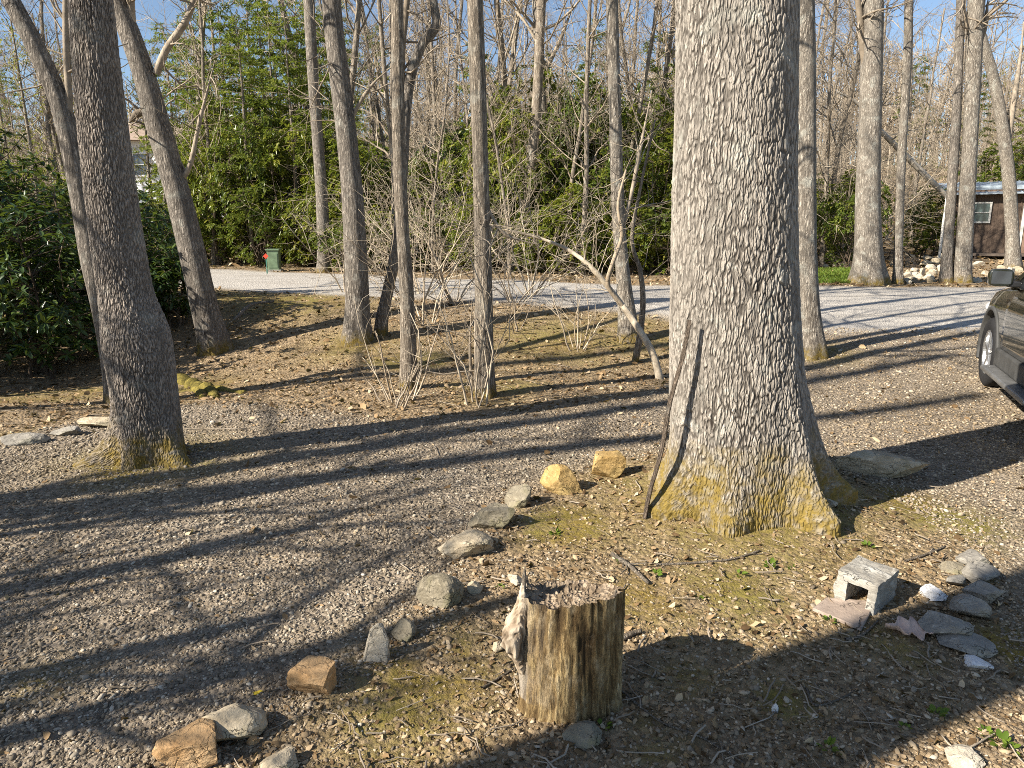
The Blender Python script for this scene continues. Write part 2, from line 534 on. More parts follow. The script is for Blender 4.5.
# moss: around the big trunk and in patches on bed and bank
oak_c = P(738, 492)
mo = np.zeros_like(XX)
for (px, py, r, s) in [(738, 490, .75, .8), (565, 525, .28, .9), (430, 670, .28, .75), (400, 720, .25, .6), (640, 600, .22, .6), (735, 590, .32, .6), (900, 500, .30, .9), (950, 520, .28, .9), (1020, 650, .16, 1.0), (150, 460, .5, .9), (195, 388, .5, .7), (810, 352, .5, .9), (785, 700, .10, .8), (690, 680, .12, .6), (300, 300, 1.2, .7), (630, 335, .9, .5), (560, 340, 1.2, .5), (250, 297, 1.0, .6), (355, 345, .7, .5), (485, 400, .35, .4), (45, 680, .15, .4), (700, 610, .25, .5), (880, 640, .15, .4)]:
    c = P(px, py)
    mo = np.maximum(mo, s * np.exp(-((XX - c[0]) ** 2 + (YY - c[1]) ** 2) / (r * r) ))
mo = np.maximum(mo, .45 * (isl > 0) * sstep(.1, .5, n2(XX, YY, 2.0, 3, 41)))
mo = np.maximum(mo, .5 * (dr < 0) * (rd < 0) * (YY > 5) * (YY < 16) * sstep(.05, .5, n2(XX, YY, .8, 3, 42)))
mo = mo * sstep(-.35, .25, n2(XX, YY, 5, 4, 43) + .25)
cell = lambda A: (A[:-1, :-1] + A[1:, :-1] + A[:-1, 1:] + A[1:, 1:]).reshape(-1) / 4
rdc, drc = cell(rd), cell(dr)
is_road = rdc > 0
is_drive = (drc > 0) & ~is_road

m = NT('forest_ground')
co = m.coord()
g_, r_, mo_ = m.attr('gravel'), m.attr('road'), m.attr('moss')
nA = m.noise(co, 1.3, 5, .6); nB = m.noise(co, 9, 6, .65); nC = m.noise(co, 55, 4, .7)
vor = m.n('TexVoronoi', i_Scale=38.0, i_Randomness=1.0); m.l(co, vor.inputs['Vector'])
chipv = m.n('SeparateColor'); m.l(vor.outputs['Color'], chipv.inputs[0])
lit = m.mix(m.rng(nB, .3, .7), (.10, .072, .043), (.30, .222, .135))
lit = m.mix(m.rng(chipv.outputs[0], .55, 1, 0, .7), lit, (.44, .33, .205))
lit = m.mix(m.rng(nA, .45, .7, 0, .5), lit, (.25, .175, .09))
grv = m.mix(chipv.outputs[1], (.13, .106, .076), (.33, .275, .21))
grv = m.mix(m.rng(nB, .35, .7, 0, .5), grv, (.17, .13, .088))
grv = m.mix(m.rng(nA, .45, .68, 0, .45), grv, (.33, .26, .18))
rdcol = m.mix(m.rng(nB, .3, .7), (.36, .335, .30), (.60, .56, .50))
rdcol = m.mix(m.rng(m.noise(co, 90, 3, .7), .4, .7, 0, .7), rdcol, (.24, .215, .18))
rdcol = m.mix(m.rng(m.noise(m.coord((.25, 1.6, 1)), 1.5, 4), .5, .7, 0, .6), rdcol, (.30, .265, .215))
base = m.mix(g_, lit, grv)
base = m.mix(r_, base, rdcol)
mcol = m.mix(m.rng(nC, .3, .7), (.09, .062, .014), (.33, .235, .055))
mcol = m.mix(m.rng(nA, .4, .6), mcol, (.20, .17, .04))
mfac = m.math('MULTIPLY', m.math('MULTIPLY', mo_, 1.5, True), m.rng(m.noise(co, 24, 5, .7), .33, .55, .2, 1.1), True)
base = m.mix(m.math('MULTIPLY', mfac, m.math('SUBTRACT', 1.0, m.math('MULTIPLY', r_, .9))), base, mcol)
hgt = m.math('ADD', m.math('MULTIPLY', m.math('MULTIPLY', vor.outputs['Distance'], -.9), m.math('SUBTRACT', 1.0, mfac)), m.math('ADD', m.math('MULTIPLY', nC, .7), m.math('MULTIPLY', nB, .8)))
M_GROUND = m.out(base, m.bump(hgt, .8, .03), .95)

def ground_piece(name, sel):
    f = Q[sel]
    u, inv = np.unique(f, return_inverse=True)
    o = link_mesh(name, Vg[u], [inv.reshape(-1, 4)], M_GROUND, None,
                  {'gravel': a_grav[u], 'road': a_road[u], 'moss': mo.ravel()[u]}, True)
    return tag(o, kind='structure')
tag(ground_piece('ground', ~is_road & ~is_drive), 'leaf strewn woodland ground with patches of yellow moss', 'ground')
tag(ground_piece('gravel_drive', is_drive), 'brown grey gravel drive with streaks of tree shade', 'drive')
tag(ground_piece('gravel_road', is_road), 'pale gravel road crossing behind the trees', 'road')

# exact ground height by bilinear lookup of the sheet
def gz(x, y):
    x = np.asarray(x, float); y = np.asarray(y, float)
    i = np.clip(np.searchsorted(gx, x) - 1, 0, nx - 2); j = np.clip(np.searchsorted(gy, y) - 1, 0, ny - 2)
    fx = (x - gx[i]) / (gx[i + 1] - gx[i]); fy = (y - gy[j]) / (gy[j + 1] - gy[j])
    return (ZZ[j, i] * (1 - fx) * (1 - fy) + ZZ[j, i + 1] * fx * (1 - fy) + ZZ[j + 1, i] * (1 - fx) * fy + ZZ[j + 1, i + 1] * fx * fy)
def moss_at(x, y):
    i = np.clip(np.searchsorted(gx, x) - 1, 0, nx - 2); j = np.clip(np.searchsorted(gy, y) - 1, 0, ny - 2)
    return mo[j, i]
def PG(px, py):
    p = P(px, py); p[2] = float(gz(p[0], p[1])); return p

# ------------------------------------------------------------------ loose gravel, chips, leaves (uncountable)
ICO_V = []
_t = (1 + 5 ** .5) / 2
for a, b in ((-1, _t), (1, _t), (-1, -_t), (1, -_t)): ICO_V.append((a, b, 0))
for a, b in ((-1, _t), (1, _t), (-1, -_t), (1, -_t)): ICO_V.append((0, a, b))
for a, b in ((_t, -1), (_t, 1), (-_t, -1), (-_t, 1)): ICO_V.append((a, 0, b))
ICO_V = np.array(ICO_V, float); ICO_V /= np.linalg.norm(ICO_V[0])
ICO_F = np.array([(0, 11, 5), (0, 5, 1), (0, 1, 7), (0, 7, 10), (0, 10, 11), (1, 5, 9), (5, 11, 4), (11, 10, 2), (10, 7, 6), (7, 1, 8),
                  (3, 9, 4), (3, 4, 2), (3, 2, 6), (3, 6, 8), (3, 8, 9), (4, 9, 5), (2, 4, 11), (6, 2, 10), (8, 6, 7), (9, 8, 1)])

def rotmats(rng, n, tilt=.5):
    a = rng.uniform(0, 2 * np.pi, n); b = rng.normal(0, tilt, n); c = rng.normal(0, tilt, n)
    z, o = np.zeros(n), np.ones(n)
    Rz = np.array([[np.cos(a), -np.sin(a), z], [np.sin(a), np.cos(a), z], [z, z, o]]).transpose(2, 0, 1)
    Rx = np.array([[o, z, z], [z, np.cos(b), -np.sin(b)], [z, np.sin(b), np.cos(b)]]).transpose(2, 0, 1)
    Ry = np.array([[np.cos(c), z, np.sin(c)], [z, o, z], [-np.sin(c), z, np.cos(c)]]).transpose(2, 0, 1)
    return Rz @ Rx @ Ry

def scatter_xy(rng, n, y0, y1, pw=1.0, spread=.92, pad=.7):
    """positions getting sparser with distance"""
    u = rng.random(n)
    y = y0 * (y1 / y0) ** (u ** pw)
    x = rng.uniform(-1, 1, n) * (spread * y + pad)
    return x, y

rng = np.random.default_rng(4)
m = NT('pebbles')
rr = m.attr('rnd')
colg = m.ramp(rr, [(0, (.075, .063, .047)), (.3, (.18, .155, .118)), (.62, (.31, .27, .21)), (.9, (.45, .405, .325)), (1, (.60, .56, .48))])
colb = m.ramp(rr, [(0, (.07, .048, .027)), (.4, (.20, .142, .080)), (.75, (.36, .268, .16)), (1, (.58, .48, .35))])
M_PEB = m.out(m.mix(m.attr('brown'), colg, colb), m.bump(m.noise(m.coord(), 160, 3), .3, .004), .9)

def pebbles(name, x, y, size, brown, rng, flat=.55):
    n = len(x)
    s = size[:, None] * np.stack([rng.uniform(.8, 1.5, n), rng.uniform(.6, 1.0, n), rng.uniform(.75, 1.25, n) * flat], -1)
    V = ICO_V[None] * rng.uniform(.75, 1.2, (n, 12, 1)) * s[:, None]
    V = np.einsum('nij,nkj->nki', rotmats(rng, n, .35), V)
    z = gz(x, y) + s[:, 2] * rng.uniform(.0, .55, n)
    V += np.stack([x, y, z], -1)[:, None]
    Fc = (ICO_F[None] + (np.arange(n) * 12)[:, None, None]).reshape(-1, 3)
    r = np.repeat(np.clip(rng.beta(2, 2.2, n), 0, 1), 12)
    return link_mesh(name, V.reshape(-1, 3), [Fc], M_PEB, None, {'rnd': r, 'brown': np.repeat(brown, 12)})

x, y = scatter_xy(rng, 165000, 1.45, 13.5)
rd0, dr0, is0 = zones(x, y)
keep = (dr0 > -.12) & (rd0 < .2)
x, y, dr0 = x[keep], y[keep], dr0[keep]
sz = np.clip(rng.lognormal(math.log(.0062), .36, len(x)), .003, .019) * np.clip((y / 3.2) ** .45, .85, 2)
brown = np.clip(.25 + .45 * n2(x, y, 1.1, 3, 51) + rng.uniform(-.2, .3, len(x)) + .25 * sstep(1.5, 4, x), 0, 1)
tag(pebbles('gravel', x, y, sz, brown, rng), 'loose small gravel stones covering the drive', 'gravel', kind='stuff')
x, y = scatter_xy(rng, 105000, 1.45, 7.5)
rd0, dr0, is0 = zones(x, y)
keep = (is0 > -.05)
x, y = x[keep], y[keep]
sz = np.clip(rng.lognormal(math.log(.0056), .42, len(x)), .0025, .019)
thin = rng.random(len(x)) < .72 * np.clip(1.05 - 1.5 * moss_at(x, y), .3, 1)
x, y, sz = x[thin], y[thin], sz[thin]
tag(pebbles('mulch', x, y, sz, np.clip(rng.normal(.75, .25, len(x)), 0, 1), rng, .4), 'brown wood chips and grit over the tree bed', 'mulch', kind='stuff')

def leaf_flakes(name, x, y, size, mat, rng, lift=.3, aspect=.55, rv=None):
    """curled fallen leaves: two bent quads each"""
    n = len(x)
    base = np.array([(-1, 0, .15), (-.35, -1, .0), (.4, -.9, .0), (1, 0, .25), (.4, .9, .0), (-.35, 1, .0), (-.3, 0, .28), (.4, 0, .2)])
    V = np.repeat(base[None], n, 0)
    V[:, :, 2] += rng.normal(0, .25, (n, 8))
    V[:, :, 2] *= np.where(rng.random((n, 1)) < .5, -1, 1)
    V = V * np.stack([size, size * aspect * rng.uniform(.45, 1.1, n), size * .8], -1)[:, None]
    V = np.einsum('nij,nkj->nki', rotmats(rng, n, .4), V)
    V += np.stack([x, y, gz(x, y) + size * lift], -1)[:, None]
    q = np.array([(0, 1, 6, 0), (1, 2, 7, 6), (2, 3, 7, 2), (3, 4, 7, 3), (4, 5, 6, 7), (5, 0, 6, 5)])
    tri = np.array([(0, 1, 6), (2, 3, 7), (3, 4, 7), (5, 0, 6)]); qd = np.array([(1, 2, 7, 6), (4, 5, 6, 7)])
    off = (np.arange(n) * 8)[:, None, None]
    r = np.repeat(rng.random(n) if rv is None else rv, 8)
    return link_mesh(name, V.reshape(-1, 3), [(qd[None] + off).reshape(-1, 4), (tri[None] + off).reshape(-1, 3)], mat, None, {'rnd': r})

x, y = scatter_xy(rng, 75000, 1.5, 34, .85)
rd0, dr0, is0 = zones(x, y)
keep = (rd0 < -.1) & ((dr0 < 0) | (rng.random(len(x)) < .09)) & ((is0 < 0) | (rng.random(len(x)) < .8)) & (rng.random(len(x)) < 1.1 - 1.4 * moss_at(x, y))
x, y = x[keep], y[keep]
sz = np.clip(rng.lognormal(math.log(.0115), .4, len(x)), .005, .03) * np.clip((y / 3.2) ** .65, .8, 2.8)
tag(leaf_flakes('fallen_leaves', x, y, sz, M_DRYLEAF, rng), 'dry brown fallen leaves lying over the woodland floor', 'leaves', kind='stuff')
x = rng.uniform(-40, 45, 9000); y = rng.uniform(24, 70, 9000)
tag(leaf_flakes('leaf_litter', x, y, rng.uniform(.08, .2, 9000), M_DRYLEAF, rng), 'pale leaf litter under the trees beyond the road', 'leaves', kind='stuff')
# loose fine twigs on the bed (uncountable litter)
tb = Tubes()
x, y = scatter_xy(rng, 1500, 1.6, 9)
rd0, dr0, is0 = zones(x, y)
for xx, yy, i_, d_ in list(zip(x, y, is0, dr0))[:1000]:
    if d_ > 0 and rng.random() < .85: continue
    a = rng.uniform(0, 6.28); L = rng.uniform(.03, .16) * (1 if yy < 5 else 2)
    k = np.linspace(-.5, .5, 4)
    xs = xx + k * L * math.cos(a) + rng.normal(0, L * .05, 4); ys = yy + k * L * math.sin(a) + rng.normal(0, L * .05, 4)
    tb.add(np.stack([xs, ys, gz(xs, ys) + .008 + rng.uniform(0, .012)], -1), rng.uniform(.0015, .004), 4, rng.random())
tag(tb.build('twig_litter', M_TWIG), 'short broken twigs littering the tree bed', 'twigs', kind='stuff')

# ------------------------------------------------------------------ trunks
def trunk_mesh(name, K, mat, parent, origin, around=24, dz=.08, flare=.35, flare_h=.25, lobes=5, seed=0, bark=None, lump=.04, roots=None):
    """K: rows x,y,z,r from ground up"""
    K = np.asarray(K, float)
    L = np.linalg.norm(np.diff(K[:, :3], axis=0), axis=1).sum()
    n = max(int(L / dz), 6)
    C = catmull(K, n)
    # finer rings low down
    t = np.gradient(C[:, :3], axis=0); t /= np.linalg.norm(t, axis=1)[:, None]
    u = np.cross([0, 1.0, 0], t); u /= np.linalg.norm(u, axis=1)[:, None]
    v = np.cross(t, u)
    th = np.arange(around) / around * 2 * np.pi
    if bark: th = th - .5 * np.sin(th - R(265))          # finer towards the open side
    h = C[:, 2] - origin[2]
    r = C[:, 3]
    cs, sn = np.cos(th), np.sin(th)
    rng_ = np.random.default_rng(seed + 500)
    ph = rng_.uniform(0, 6.28, 3)
    lob = .5 + .5 * np.cos(lobes * th + ph[0] + .8 * np.sin(2 * th + ph[1]))
    fl = flare * np.exp(-np.maximum(h, 0) / flare_h)[:, None] * (.45 + .9 * lob[None])
    if roots is not None:
        fl = np.zeros((n, around))
        for (ang, amp, wid, hh) in roots:
            da = np.abs((th - ang + np.pi) % (2 * np.pi) - np.pi)
            fl += amp * np.exp(-(da / wid) ** 2)[None] * (np.exp(-np.maximum(h, 0) / hh) + .12 * np.exp(-np.maximum(h, 0) / (hh * 4)))[:, None]
        fl += flare * np.exp(-np.maximum(h, 0) / flare_h)[:, None]
    rr_ = r[:, None] * (1 + fl)
    pos = C[:, None, :3] + rr_[..., None] * (cs[None, :, None] * u[:, None] + sn[None, :, None] * v[:, None])
    rel = pos - np.asarray(origin)
    rr_ = rr_ * (1 + lump * fbm(rel * (1.2 / max(r[0], .05) * .25), 3, seed))
    attrs = {}
    if bark:
        cw, chh, dep = bark
        w1 = np.stack([fbm(rel * np.array([9, 9, 5]), 2, seed + 3), fbm(rel * np.array([9, 9, 5]), 2, seed + 4), fbm(rel * 5, 2, seed + 5)], -1)
        w2 = np.stack([vnoise(rel * 40, seed + 13), vnoise(rel * 40, seed + 14), vnoise(rel * 30, seed + 15)], -1)
        q = rel / np.array([cw, cw, chh]) + w1 * np.array([.9, .9, .5]) + w2 * np.array([.22, .22, .10])
        f1, f2, idv = worley(q, seed)
        e = sstep(.01, .24, f2 - f1)
        q2 = rel / np.array([cw * .62, cw * .62, chh * .45]) + w1 * .7 + w2 * .3
        g1, g2, idw = worley(q2, seed + 7)
        e2 = sstep(.0, .30, g2 - g1)
        big = fbm(rel * np.array([6, 6, 1.6]), 3, seed + 9)
        fl_ = fbm(rel * np.array([70, 70, 26]), 3, seed + 11)
        rdg = 1 - 2.2 * np.abs(vnoise(rel * np.array([30, 30, 4.2]) + w1 * 1.1 + w2 * .25, seed + 21))
        rdg = np.clip(.55 + .55 * rdg, 0, 1)
        fur = sstep(.05, .40, rdg)
        e = e * (.45 + .55 * fur)
        d = dep * (e * (.6 + .6 * idv) * 1.25 + .42 * e2 * (.4 + .8 * idw) + .5 * big + .35 * fl_)
        rr_ = rr_ + d - dep
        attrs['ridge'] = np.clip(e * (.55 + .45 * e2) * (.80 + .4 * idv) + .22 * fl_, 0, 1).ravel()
    pos = C[:, None, :3] + rr_[..., None] * (cs[None, :, None] * u[:, None] + sn[None, :, None] * v[:, None]) - np.asarray(origin)
    i = np.arange(n - 1)[:, None] * around; j = np.arange(around)[None]; j2 = (j + 1) % around
    q = np.stack([i + j, i + j2, i + around + j2, i + around + j], -1).reshape(-1, 4)
    return link_mesh(name, pos.reshape(-1, 3), [q], mat, parent, attrs, True), C

def px_tree(name, label, base, pts, mat, H=13, crown_from=5.0, seed=1, group=None, around=24, dz=.08, flare=.3, flare_h=.22, bark=None,
            Y=None, branches=None, nb=16, blen=2.6, twig=None, lump=.04, roots=None, lobes=5, crown_depth=2, hi_to=None, cat='tree'):
    B = PG(*base)
    if Y is not None:
        w = at(base[0], base[1], Y); B = np.array([w[0], Y, float(gz(w[0], Y))])
    Yc = B[1]
    K = [[B[0], B[1], B[2] - .12, pts[0][2] / 2 * depth_of(B) / F]]
    for (px, py, w) in pts:
        q = at(px, py, Yc)
        K.append([*q, w / 2 * depth_of(q) / F])
    K = [k for i, k in enumerate(K) if i == 0 or k[2] > K[0][2] + .12]
    # continue up out of the picture
    top = np.array(K[-1]); d = unit(np.array(K[-1][:3]) - np.array(K[-2][:3]))
    rng_ = np.random.default_rng(seed)
    p, r = top[:3].copy(), top[3]
    visible = list(K)
    ext = [list(top)]
    while p[2] < B[2] + H:
        d = unit(d * .93 + np.array([0, 0, .12]) + rng_.normal(0, .05, 3))
        p = p + d * 1.2; r = max(r * .88, .03)
        ext.append([*p, r])
    root = empty(name, B, label, cat, group)
    if hi_to is not None:                       # fine bark only where the bark is near, the upper stem goes with the crown
        tr, C = trunk_mesh('trunk', visible, mat, root, B, around, dz, flare, flare_h, lobes, seed, bark, lump, roots)
    else:
        tr, C = trunk_mesh('trunk', visible + ext[1:], mat, root, B, around, dz, flare, flare_h, lobes, seed, bark, lump, roots)
    tb = Tubes()
    if hi_to is not None:
        e = np.array(ext); e[:, :3] -= B
        e[0, 2] -= .1
        tb.add(e[:, :3], e[:, 3] * 1.0, 12)
    allK = np.array(visible + ext[1:]); allC = catmull(allK, 160)
    up = allC[allC[:, 2] > B[2] + crown_from]
    if len(up) and nb:
        for k in range(nb):
            c = up[int(rng_.uniform(0, .97) * len(up))]
            a = rng_.uniform(0, 6.28)
            dd = np.array([math.cos(a), math.sin(a), rng_.uniform(.15, .9)])
            grow(tb, rng_, c[:3] - B, dd, blen * rng_.uniform(.6, 1.2), max(c[3] * rng_.uniform(.25, .5), .02), crown_depth, .3, .16, (3, 5))
    for br in (branches or []):                 # branches the photograph shows: pixel polyline with widths
        q = np.array([at(b[0], b[1], Yc + (b[3] if len(b) > 3 else 0)) for b in br])
        rad = np.array([b[2] / 2 for b in br]) * np.array([depth_of(z) for z in q]) / F
        cc = catmull(np.c_[q, rad], max(len(br) * 4, 8))
        rt = np.maximum(cc[:, 3], .003) * np.interp(np.linspace(0, 1, len(cc)), [0, .55, 1], [1, 1, 1 if br[-1][1] < 0 else .2])
        tb.add(cc[:, :3] - B, rt, 8)
        for k in range(5):
            i = rng_.integers(2, len(cc) - 1)
            grow(tb, rng_, cc[i, :3] - B, unit(cc[i, :3] - cc[i - 1, :3] + rng_.normal(0, .6, 3)), rng_.uniform(.4, 1.2), max(cc[i, 3] * .4, .004), 1, .2, .2)
    if tb.V: tb.build('crown', twig or M_TWIG, root)
    return root, allC, B

# the big mossy trunk
oakB = PG(738, 492)
def pw(p, py, w): return (p, py, w)
ang = lambda a: R(a)
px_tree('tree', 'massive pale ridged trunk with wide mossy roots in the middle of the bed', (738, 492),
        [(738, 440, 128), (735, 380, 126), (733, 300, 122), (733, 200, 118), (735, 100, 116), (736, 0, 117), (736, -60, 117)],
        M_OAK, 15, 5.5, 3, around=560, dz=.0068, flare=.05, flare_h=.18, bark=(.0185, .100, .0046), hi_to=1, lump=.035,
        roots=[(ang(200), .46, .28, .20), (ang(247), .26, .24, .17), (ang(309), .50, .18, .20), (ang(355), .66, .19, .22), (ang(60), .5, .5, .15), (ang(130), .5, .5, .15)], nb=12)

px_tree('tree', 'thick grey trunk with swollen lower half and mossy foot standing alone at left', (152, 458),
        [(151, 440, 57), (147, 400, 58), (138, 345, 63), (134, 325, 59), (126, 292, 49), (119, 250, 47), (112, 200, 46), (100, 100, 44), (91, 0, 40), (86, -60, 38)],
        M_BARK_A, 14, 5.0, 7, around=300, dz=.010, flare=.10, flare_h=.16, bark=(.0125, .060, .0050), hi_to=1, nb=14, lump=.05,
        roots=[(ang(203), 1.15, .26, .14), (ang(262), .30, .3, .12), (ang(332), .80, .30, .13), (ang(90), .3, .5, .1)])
px_tree('tree', 'slim dark leaning trunk behind the swollen grey trunk, tilting left', (122, 402),
        [(116, 370, 24), (104, 310, 22), (92, 260, 21), (80, 190, 20), (62, 110, 19), (38, 52, 18), (8, -5, 17), (-20, -60, 16)],
        M_BARK_B, 11, 4.5, 9, around=24, branches=[[(68, 128, 9), (69, 100, 7), (66, 50, 6), (66, -10, 6), (68, -60, 5)]])
px_tree('tree', 'leaning grey trunk with fork at the left bank foot, tilting left', (216, 350),
        [(212, 335, 27), (203, 300, 26), (188, 235, 25), (174, 180, 24), (158, 125, 23), (144, 75, 21), (130, 35, 20), (112, -10, 19), (95, -60, 17)],
        M_BARK_B, 12, 4.6, 11, around=32, dz=.06, branches=[[(156, 74, 8), (166, 50, 7), (180, 30, 7), (190, 12, 6), (200, -20, 6)], [(150, 110, 9), (138, 113, 8), (128, 124, 6)],
         [(133, 40, 9), (131, 10, 8), (130, -20, 8)], [(178, 185, 6), (190, 165, 5), (200, 120, 4), (215, 60, 3)]])
px_tree('tree', 'slender straight trunk rooted on the far verge near the green box', (324, 272),
        [(324, 262, 13), (322, 200, 12), (317, 130, 11), (312, 60, 11), (309, 0, 11), (307, -50, 10)], M_BARK_B, 16, 8, 13, around=16, dz=.2, lump=.02)
px_tree('tree', 'grey upright trunk on the bank, rooted beside the paler leaning stem', (357, 341),
        [(357, 330, 25), (357, 290, 23), (355, 240, 22), (352, 190, 21), (346, 130, 20), (340, 80, 20), (333, 20, 19), (328, -50, 18)], M_BARK_B, 14, 4.6, 15, around=30, dz=.06,
        branches=[[(346, 140, 5), (356, 110, 4), (372, 85, 4), (388, 70, 3)], [(340, 75, 5), (330, 50, 4), (322, 20, 3)]])
px_tree('tree', 'leaning stem curving up into an S shaped dark fork behind the shaggy trunk', (379, 335),
        [(382, 318, 12), (388, 290, 11), (395, 255, 11), (401, 200, 10), (404, 150, 10), (406, 112, 10), (411, 75, 10), (422, 45, 9), (436, 26, 9), (434, 5, 8), (430, -40, 7)],
        M_BARK_B, 9, 4.5, 17, around=18, branches=[[(406, 110, 7), (402, 60, 6), (407, 0, 6), (408, -40, 5)]])
px_tree('tree', 'shaggy tan trunk with peeling strips, base hidden in dry stems', (409, 388),
        [(409, 375, 17), (408, 330, 15), (406, 280, 14), (402, 220, 13), (399, 150, 13), (398, 80, 13), (397, 0, 13), (396, -50, 13)], M_BARK_D, 12, 4.2, 19, around=28, dz=.05, lump=.08, flare=.2)
px_tree('tree', 'straight pale trunk wrapped with dead vine stems at its foot', (483, 396),
        [(484, 380, 19), (484, 330, 18), (483, 260, 17), (481, 180, 16), (478, 90, 16), (475, 0, 16), (474, -50, 16)], M_BARK_D, 14, 4.8, 21, around=30, dz=.05, lump=.05, flare=.35,
        branches=[[(478, 398, 5), (476, 330, 4), (479, 250, 3), (476, 180, 3)], [(490, 400, 4), (492, 340, 3), (487, 270, 3)], [(473, 398, 4), (470, 350, 3), (472, 300, 2)],
                  [(478, 190, 4), (500, 230, 4), (520, 240, 3), (540, 245, 2)]])
px_tree('tree', 'slender pale trunk rising from the evergreen thicket between the vine wrapped and spotted trunks', (546, 262),
        [(546, 250, 11), (545, 200, 11), (543, 130, 10), (540, 70, 10), (537, 0, 10), (536, -50, 9)], M_BARK_C, 15, 7, 23, around=16, Y=24, dz=.2, lump=.02, branches=[[(541, 80, 5), (560, 40, 4), (575, 0, 4)]])
px_tree('tree', 'pale spotted trunk on the bank just behind the arched sapling', (629, 341),
        [(628, 325, 18), (624, 285, 15), (620, 240, 13), (617, 180, 13), (615, 110, 12), (613, 40, 12), (612, 0, 12), (611, -50, 11)], M_BARK_C, 13, 4.6, 25, around=26, dz=.06,
        branches=[[(620, 235, 5), (630, 200, 4), (640, 150, 4), (652, 90, 3)]])
px_tree('tree', 'grey trunk with yellow mossy foot just right of the massive trunk', (810, 356),
        [(810, 345, 26), (808, 300, 21), (806, 250, 20), (806, 200, 19), (806, 120, 19), (805, 50, 20), (804, 0, 20), (804, -50, 20)], M_BARK_C, 13, 4.6, 27, around=30, dz=.05, flare=.3)
px_tree('tree', 'stout light trunk at the far road edge beside the bright grass', (868, 284),
        [(868, 275, 27), (868, 240, 24), (868, 190, 23), (870, 120, 21), (872, 50, 20), (873, 0, 20), (874, -50, 19)], M_BARK_C, 15, 7, 29, around=24, dz=.1, flare=.45, flare_h=.4,
        branches=[[(869, 95, 7), (862, 40, 7), (858, 0, 6), (850, -30, 6)]])
px_tree('tree', 'thin pale straight trunk between the stout trunk and the rock heap', (898, 284),
        [(898, 275, 9), (899, 230, 8), (902, 150, 8), (907, 70, 8), (909, 0, 8), (910, -40, 8)], M_BARK_C, 14, 6.5, 31, around=14, dz=.2)
px_tree('tree', 'thin greyish trunk at the left end of the brown shed', (946, 283),
        [(946, 275, 11), (949, 230, 9), (953, 170, 9), (957, 100, 8), (960, 30, 8), (962, -40, 8)], M_BARK_B, 14, 7, 33, around=14, dz=.2)
px_tree('tree', 'light trunk with orange mossy foot right before the shed window', (962, 283),
        [(962, 275, 16), (965, 230, 15), (969, 160, 14), (973, 80, 14), (976, 0, 15), (978, -40, 14)], M_BARK_C, 15, 7, 35, around=18, dz=.15, flare=.3, branches=[[(975, 45, 6), (968, 25, 5), (962, 0, 5)], [(975, 50, 6), (984, 30, 5), (988, 0, 5)]])
px_tree('tree', 'curved pale trunk in front of the right half of the shed', (1013, 270),
        [(1013, 262, 14), (1012, 230, 12), (1009, 180, 12), (1003, 130, 11), (994, 80, 10), (984, 45, 9), (975, 10, 8), (970, -40, 7)], M_BARK_C, 14, 7, 37, around=16, dz=.15, branches=[[(1007, 150, 5), (1014, 100, 5), (1020, 60, 4), (1024, 20, 4)]])
# the trunk out of the picture whose broad shadow falls across the bed
def world_tree(name, label, xy, r, H, seed, mat=M_BARK_B, thick=.02, nb=14, crown_from=4.0, blen=2.8, group=None, lean=(0, 0), depth=2):
    B = np.array([xy[0], xy[1], float(gz(*xy))])
    rng_ = np.random.default_rng(seed)
    K = [[*(B - [0, 0, .15]), r * 1.05]]
    p = B.copy(); d = unit([lean[0], lean[1], 1])
    rad = r
    while p[2] < B[2] + H:
        p = p + d * 1.3; rad = max(rad * .93, .03)
        K.append([*p, rad]); d = unit(d + rng_.normal(0, .035, 3) + np.array([0, 0, .05]))
    root = empty(name, B, label, 'tree', group)
    tr, C = trunk_mesh('trunk', K, mat, root, B, 18, .25, .3, .3, 5, seed, None, .03)
    tb = Tubes()
    up = C[C[:, 2] > B[2] + crown_from]
    for k in range(nb):
        c = up[int(rng_.uniform(0, .97) * len(up))]
        a = rng_.uniform(0, 6.28)
        grow(tb, rng_, c[:3] - B, [math.cos(a), math.sin(a), rng_.uniform(.2, 1)], blen * rng_.uniform(.6, 1.2), max(c[3] * rng_.uniform(.25, .5), thick), depth, .3, .16, (3, 5))
    tb.build('crown', M_TWIG, root)
    return root
_s = np.array([-math.cos(SUN_AZ), -math.sin(SUN_AZ)])
_b = np.array([1.0, 2.13]) + _s * 6.2
world_tree('tree', 'big trunk close behind the camera whose shadow crosses the bed', (_b[0], _b[1]), .37, 14, 41, nb=10, crown_from=6)
for k, (x, y, r) in enumerate([(-8.6, 1.2, .16), (-11, 3.6, .17), (-12.5, -.6, .2), (-16.5, 8.2, .16), (-12.2, 9.5, .15), (-19, 1.0, .2)]):
    world_tree('tree', 'bare tree beyond the left edge shading the drive', (x, y), r, 10 + (k * 37 % 4), 60 + k, nb=9, crown_from=3.6, blen=2.3, group='bare trees shading the drive from the left')

for k, (x, y, h) in enumerate([(-6.6, -.1, 3.6), (-6.4, .75, 3.6), (-7.0, 1.3, 4.2), (-8.2, -1.0, 3.9), (-8.4, -.2, 4.4), (-6.2, 1.9, 3.2), (-9.4, .5, 5.0), (-7.2, -.95, 3.4), (-5.2, .15, 2.6)]):
    world_tree('small_tree', 'small bare tree beyond the left edge casting streaky shade', (x, y), .06, h, 90 + k, thick=.028, nb=11, crown_from=.8, blen=1.35, depth=2, group='small bare trees left of the drive')

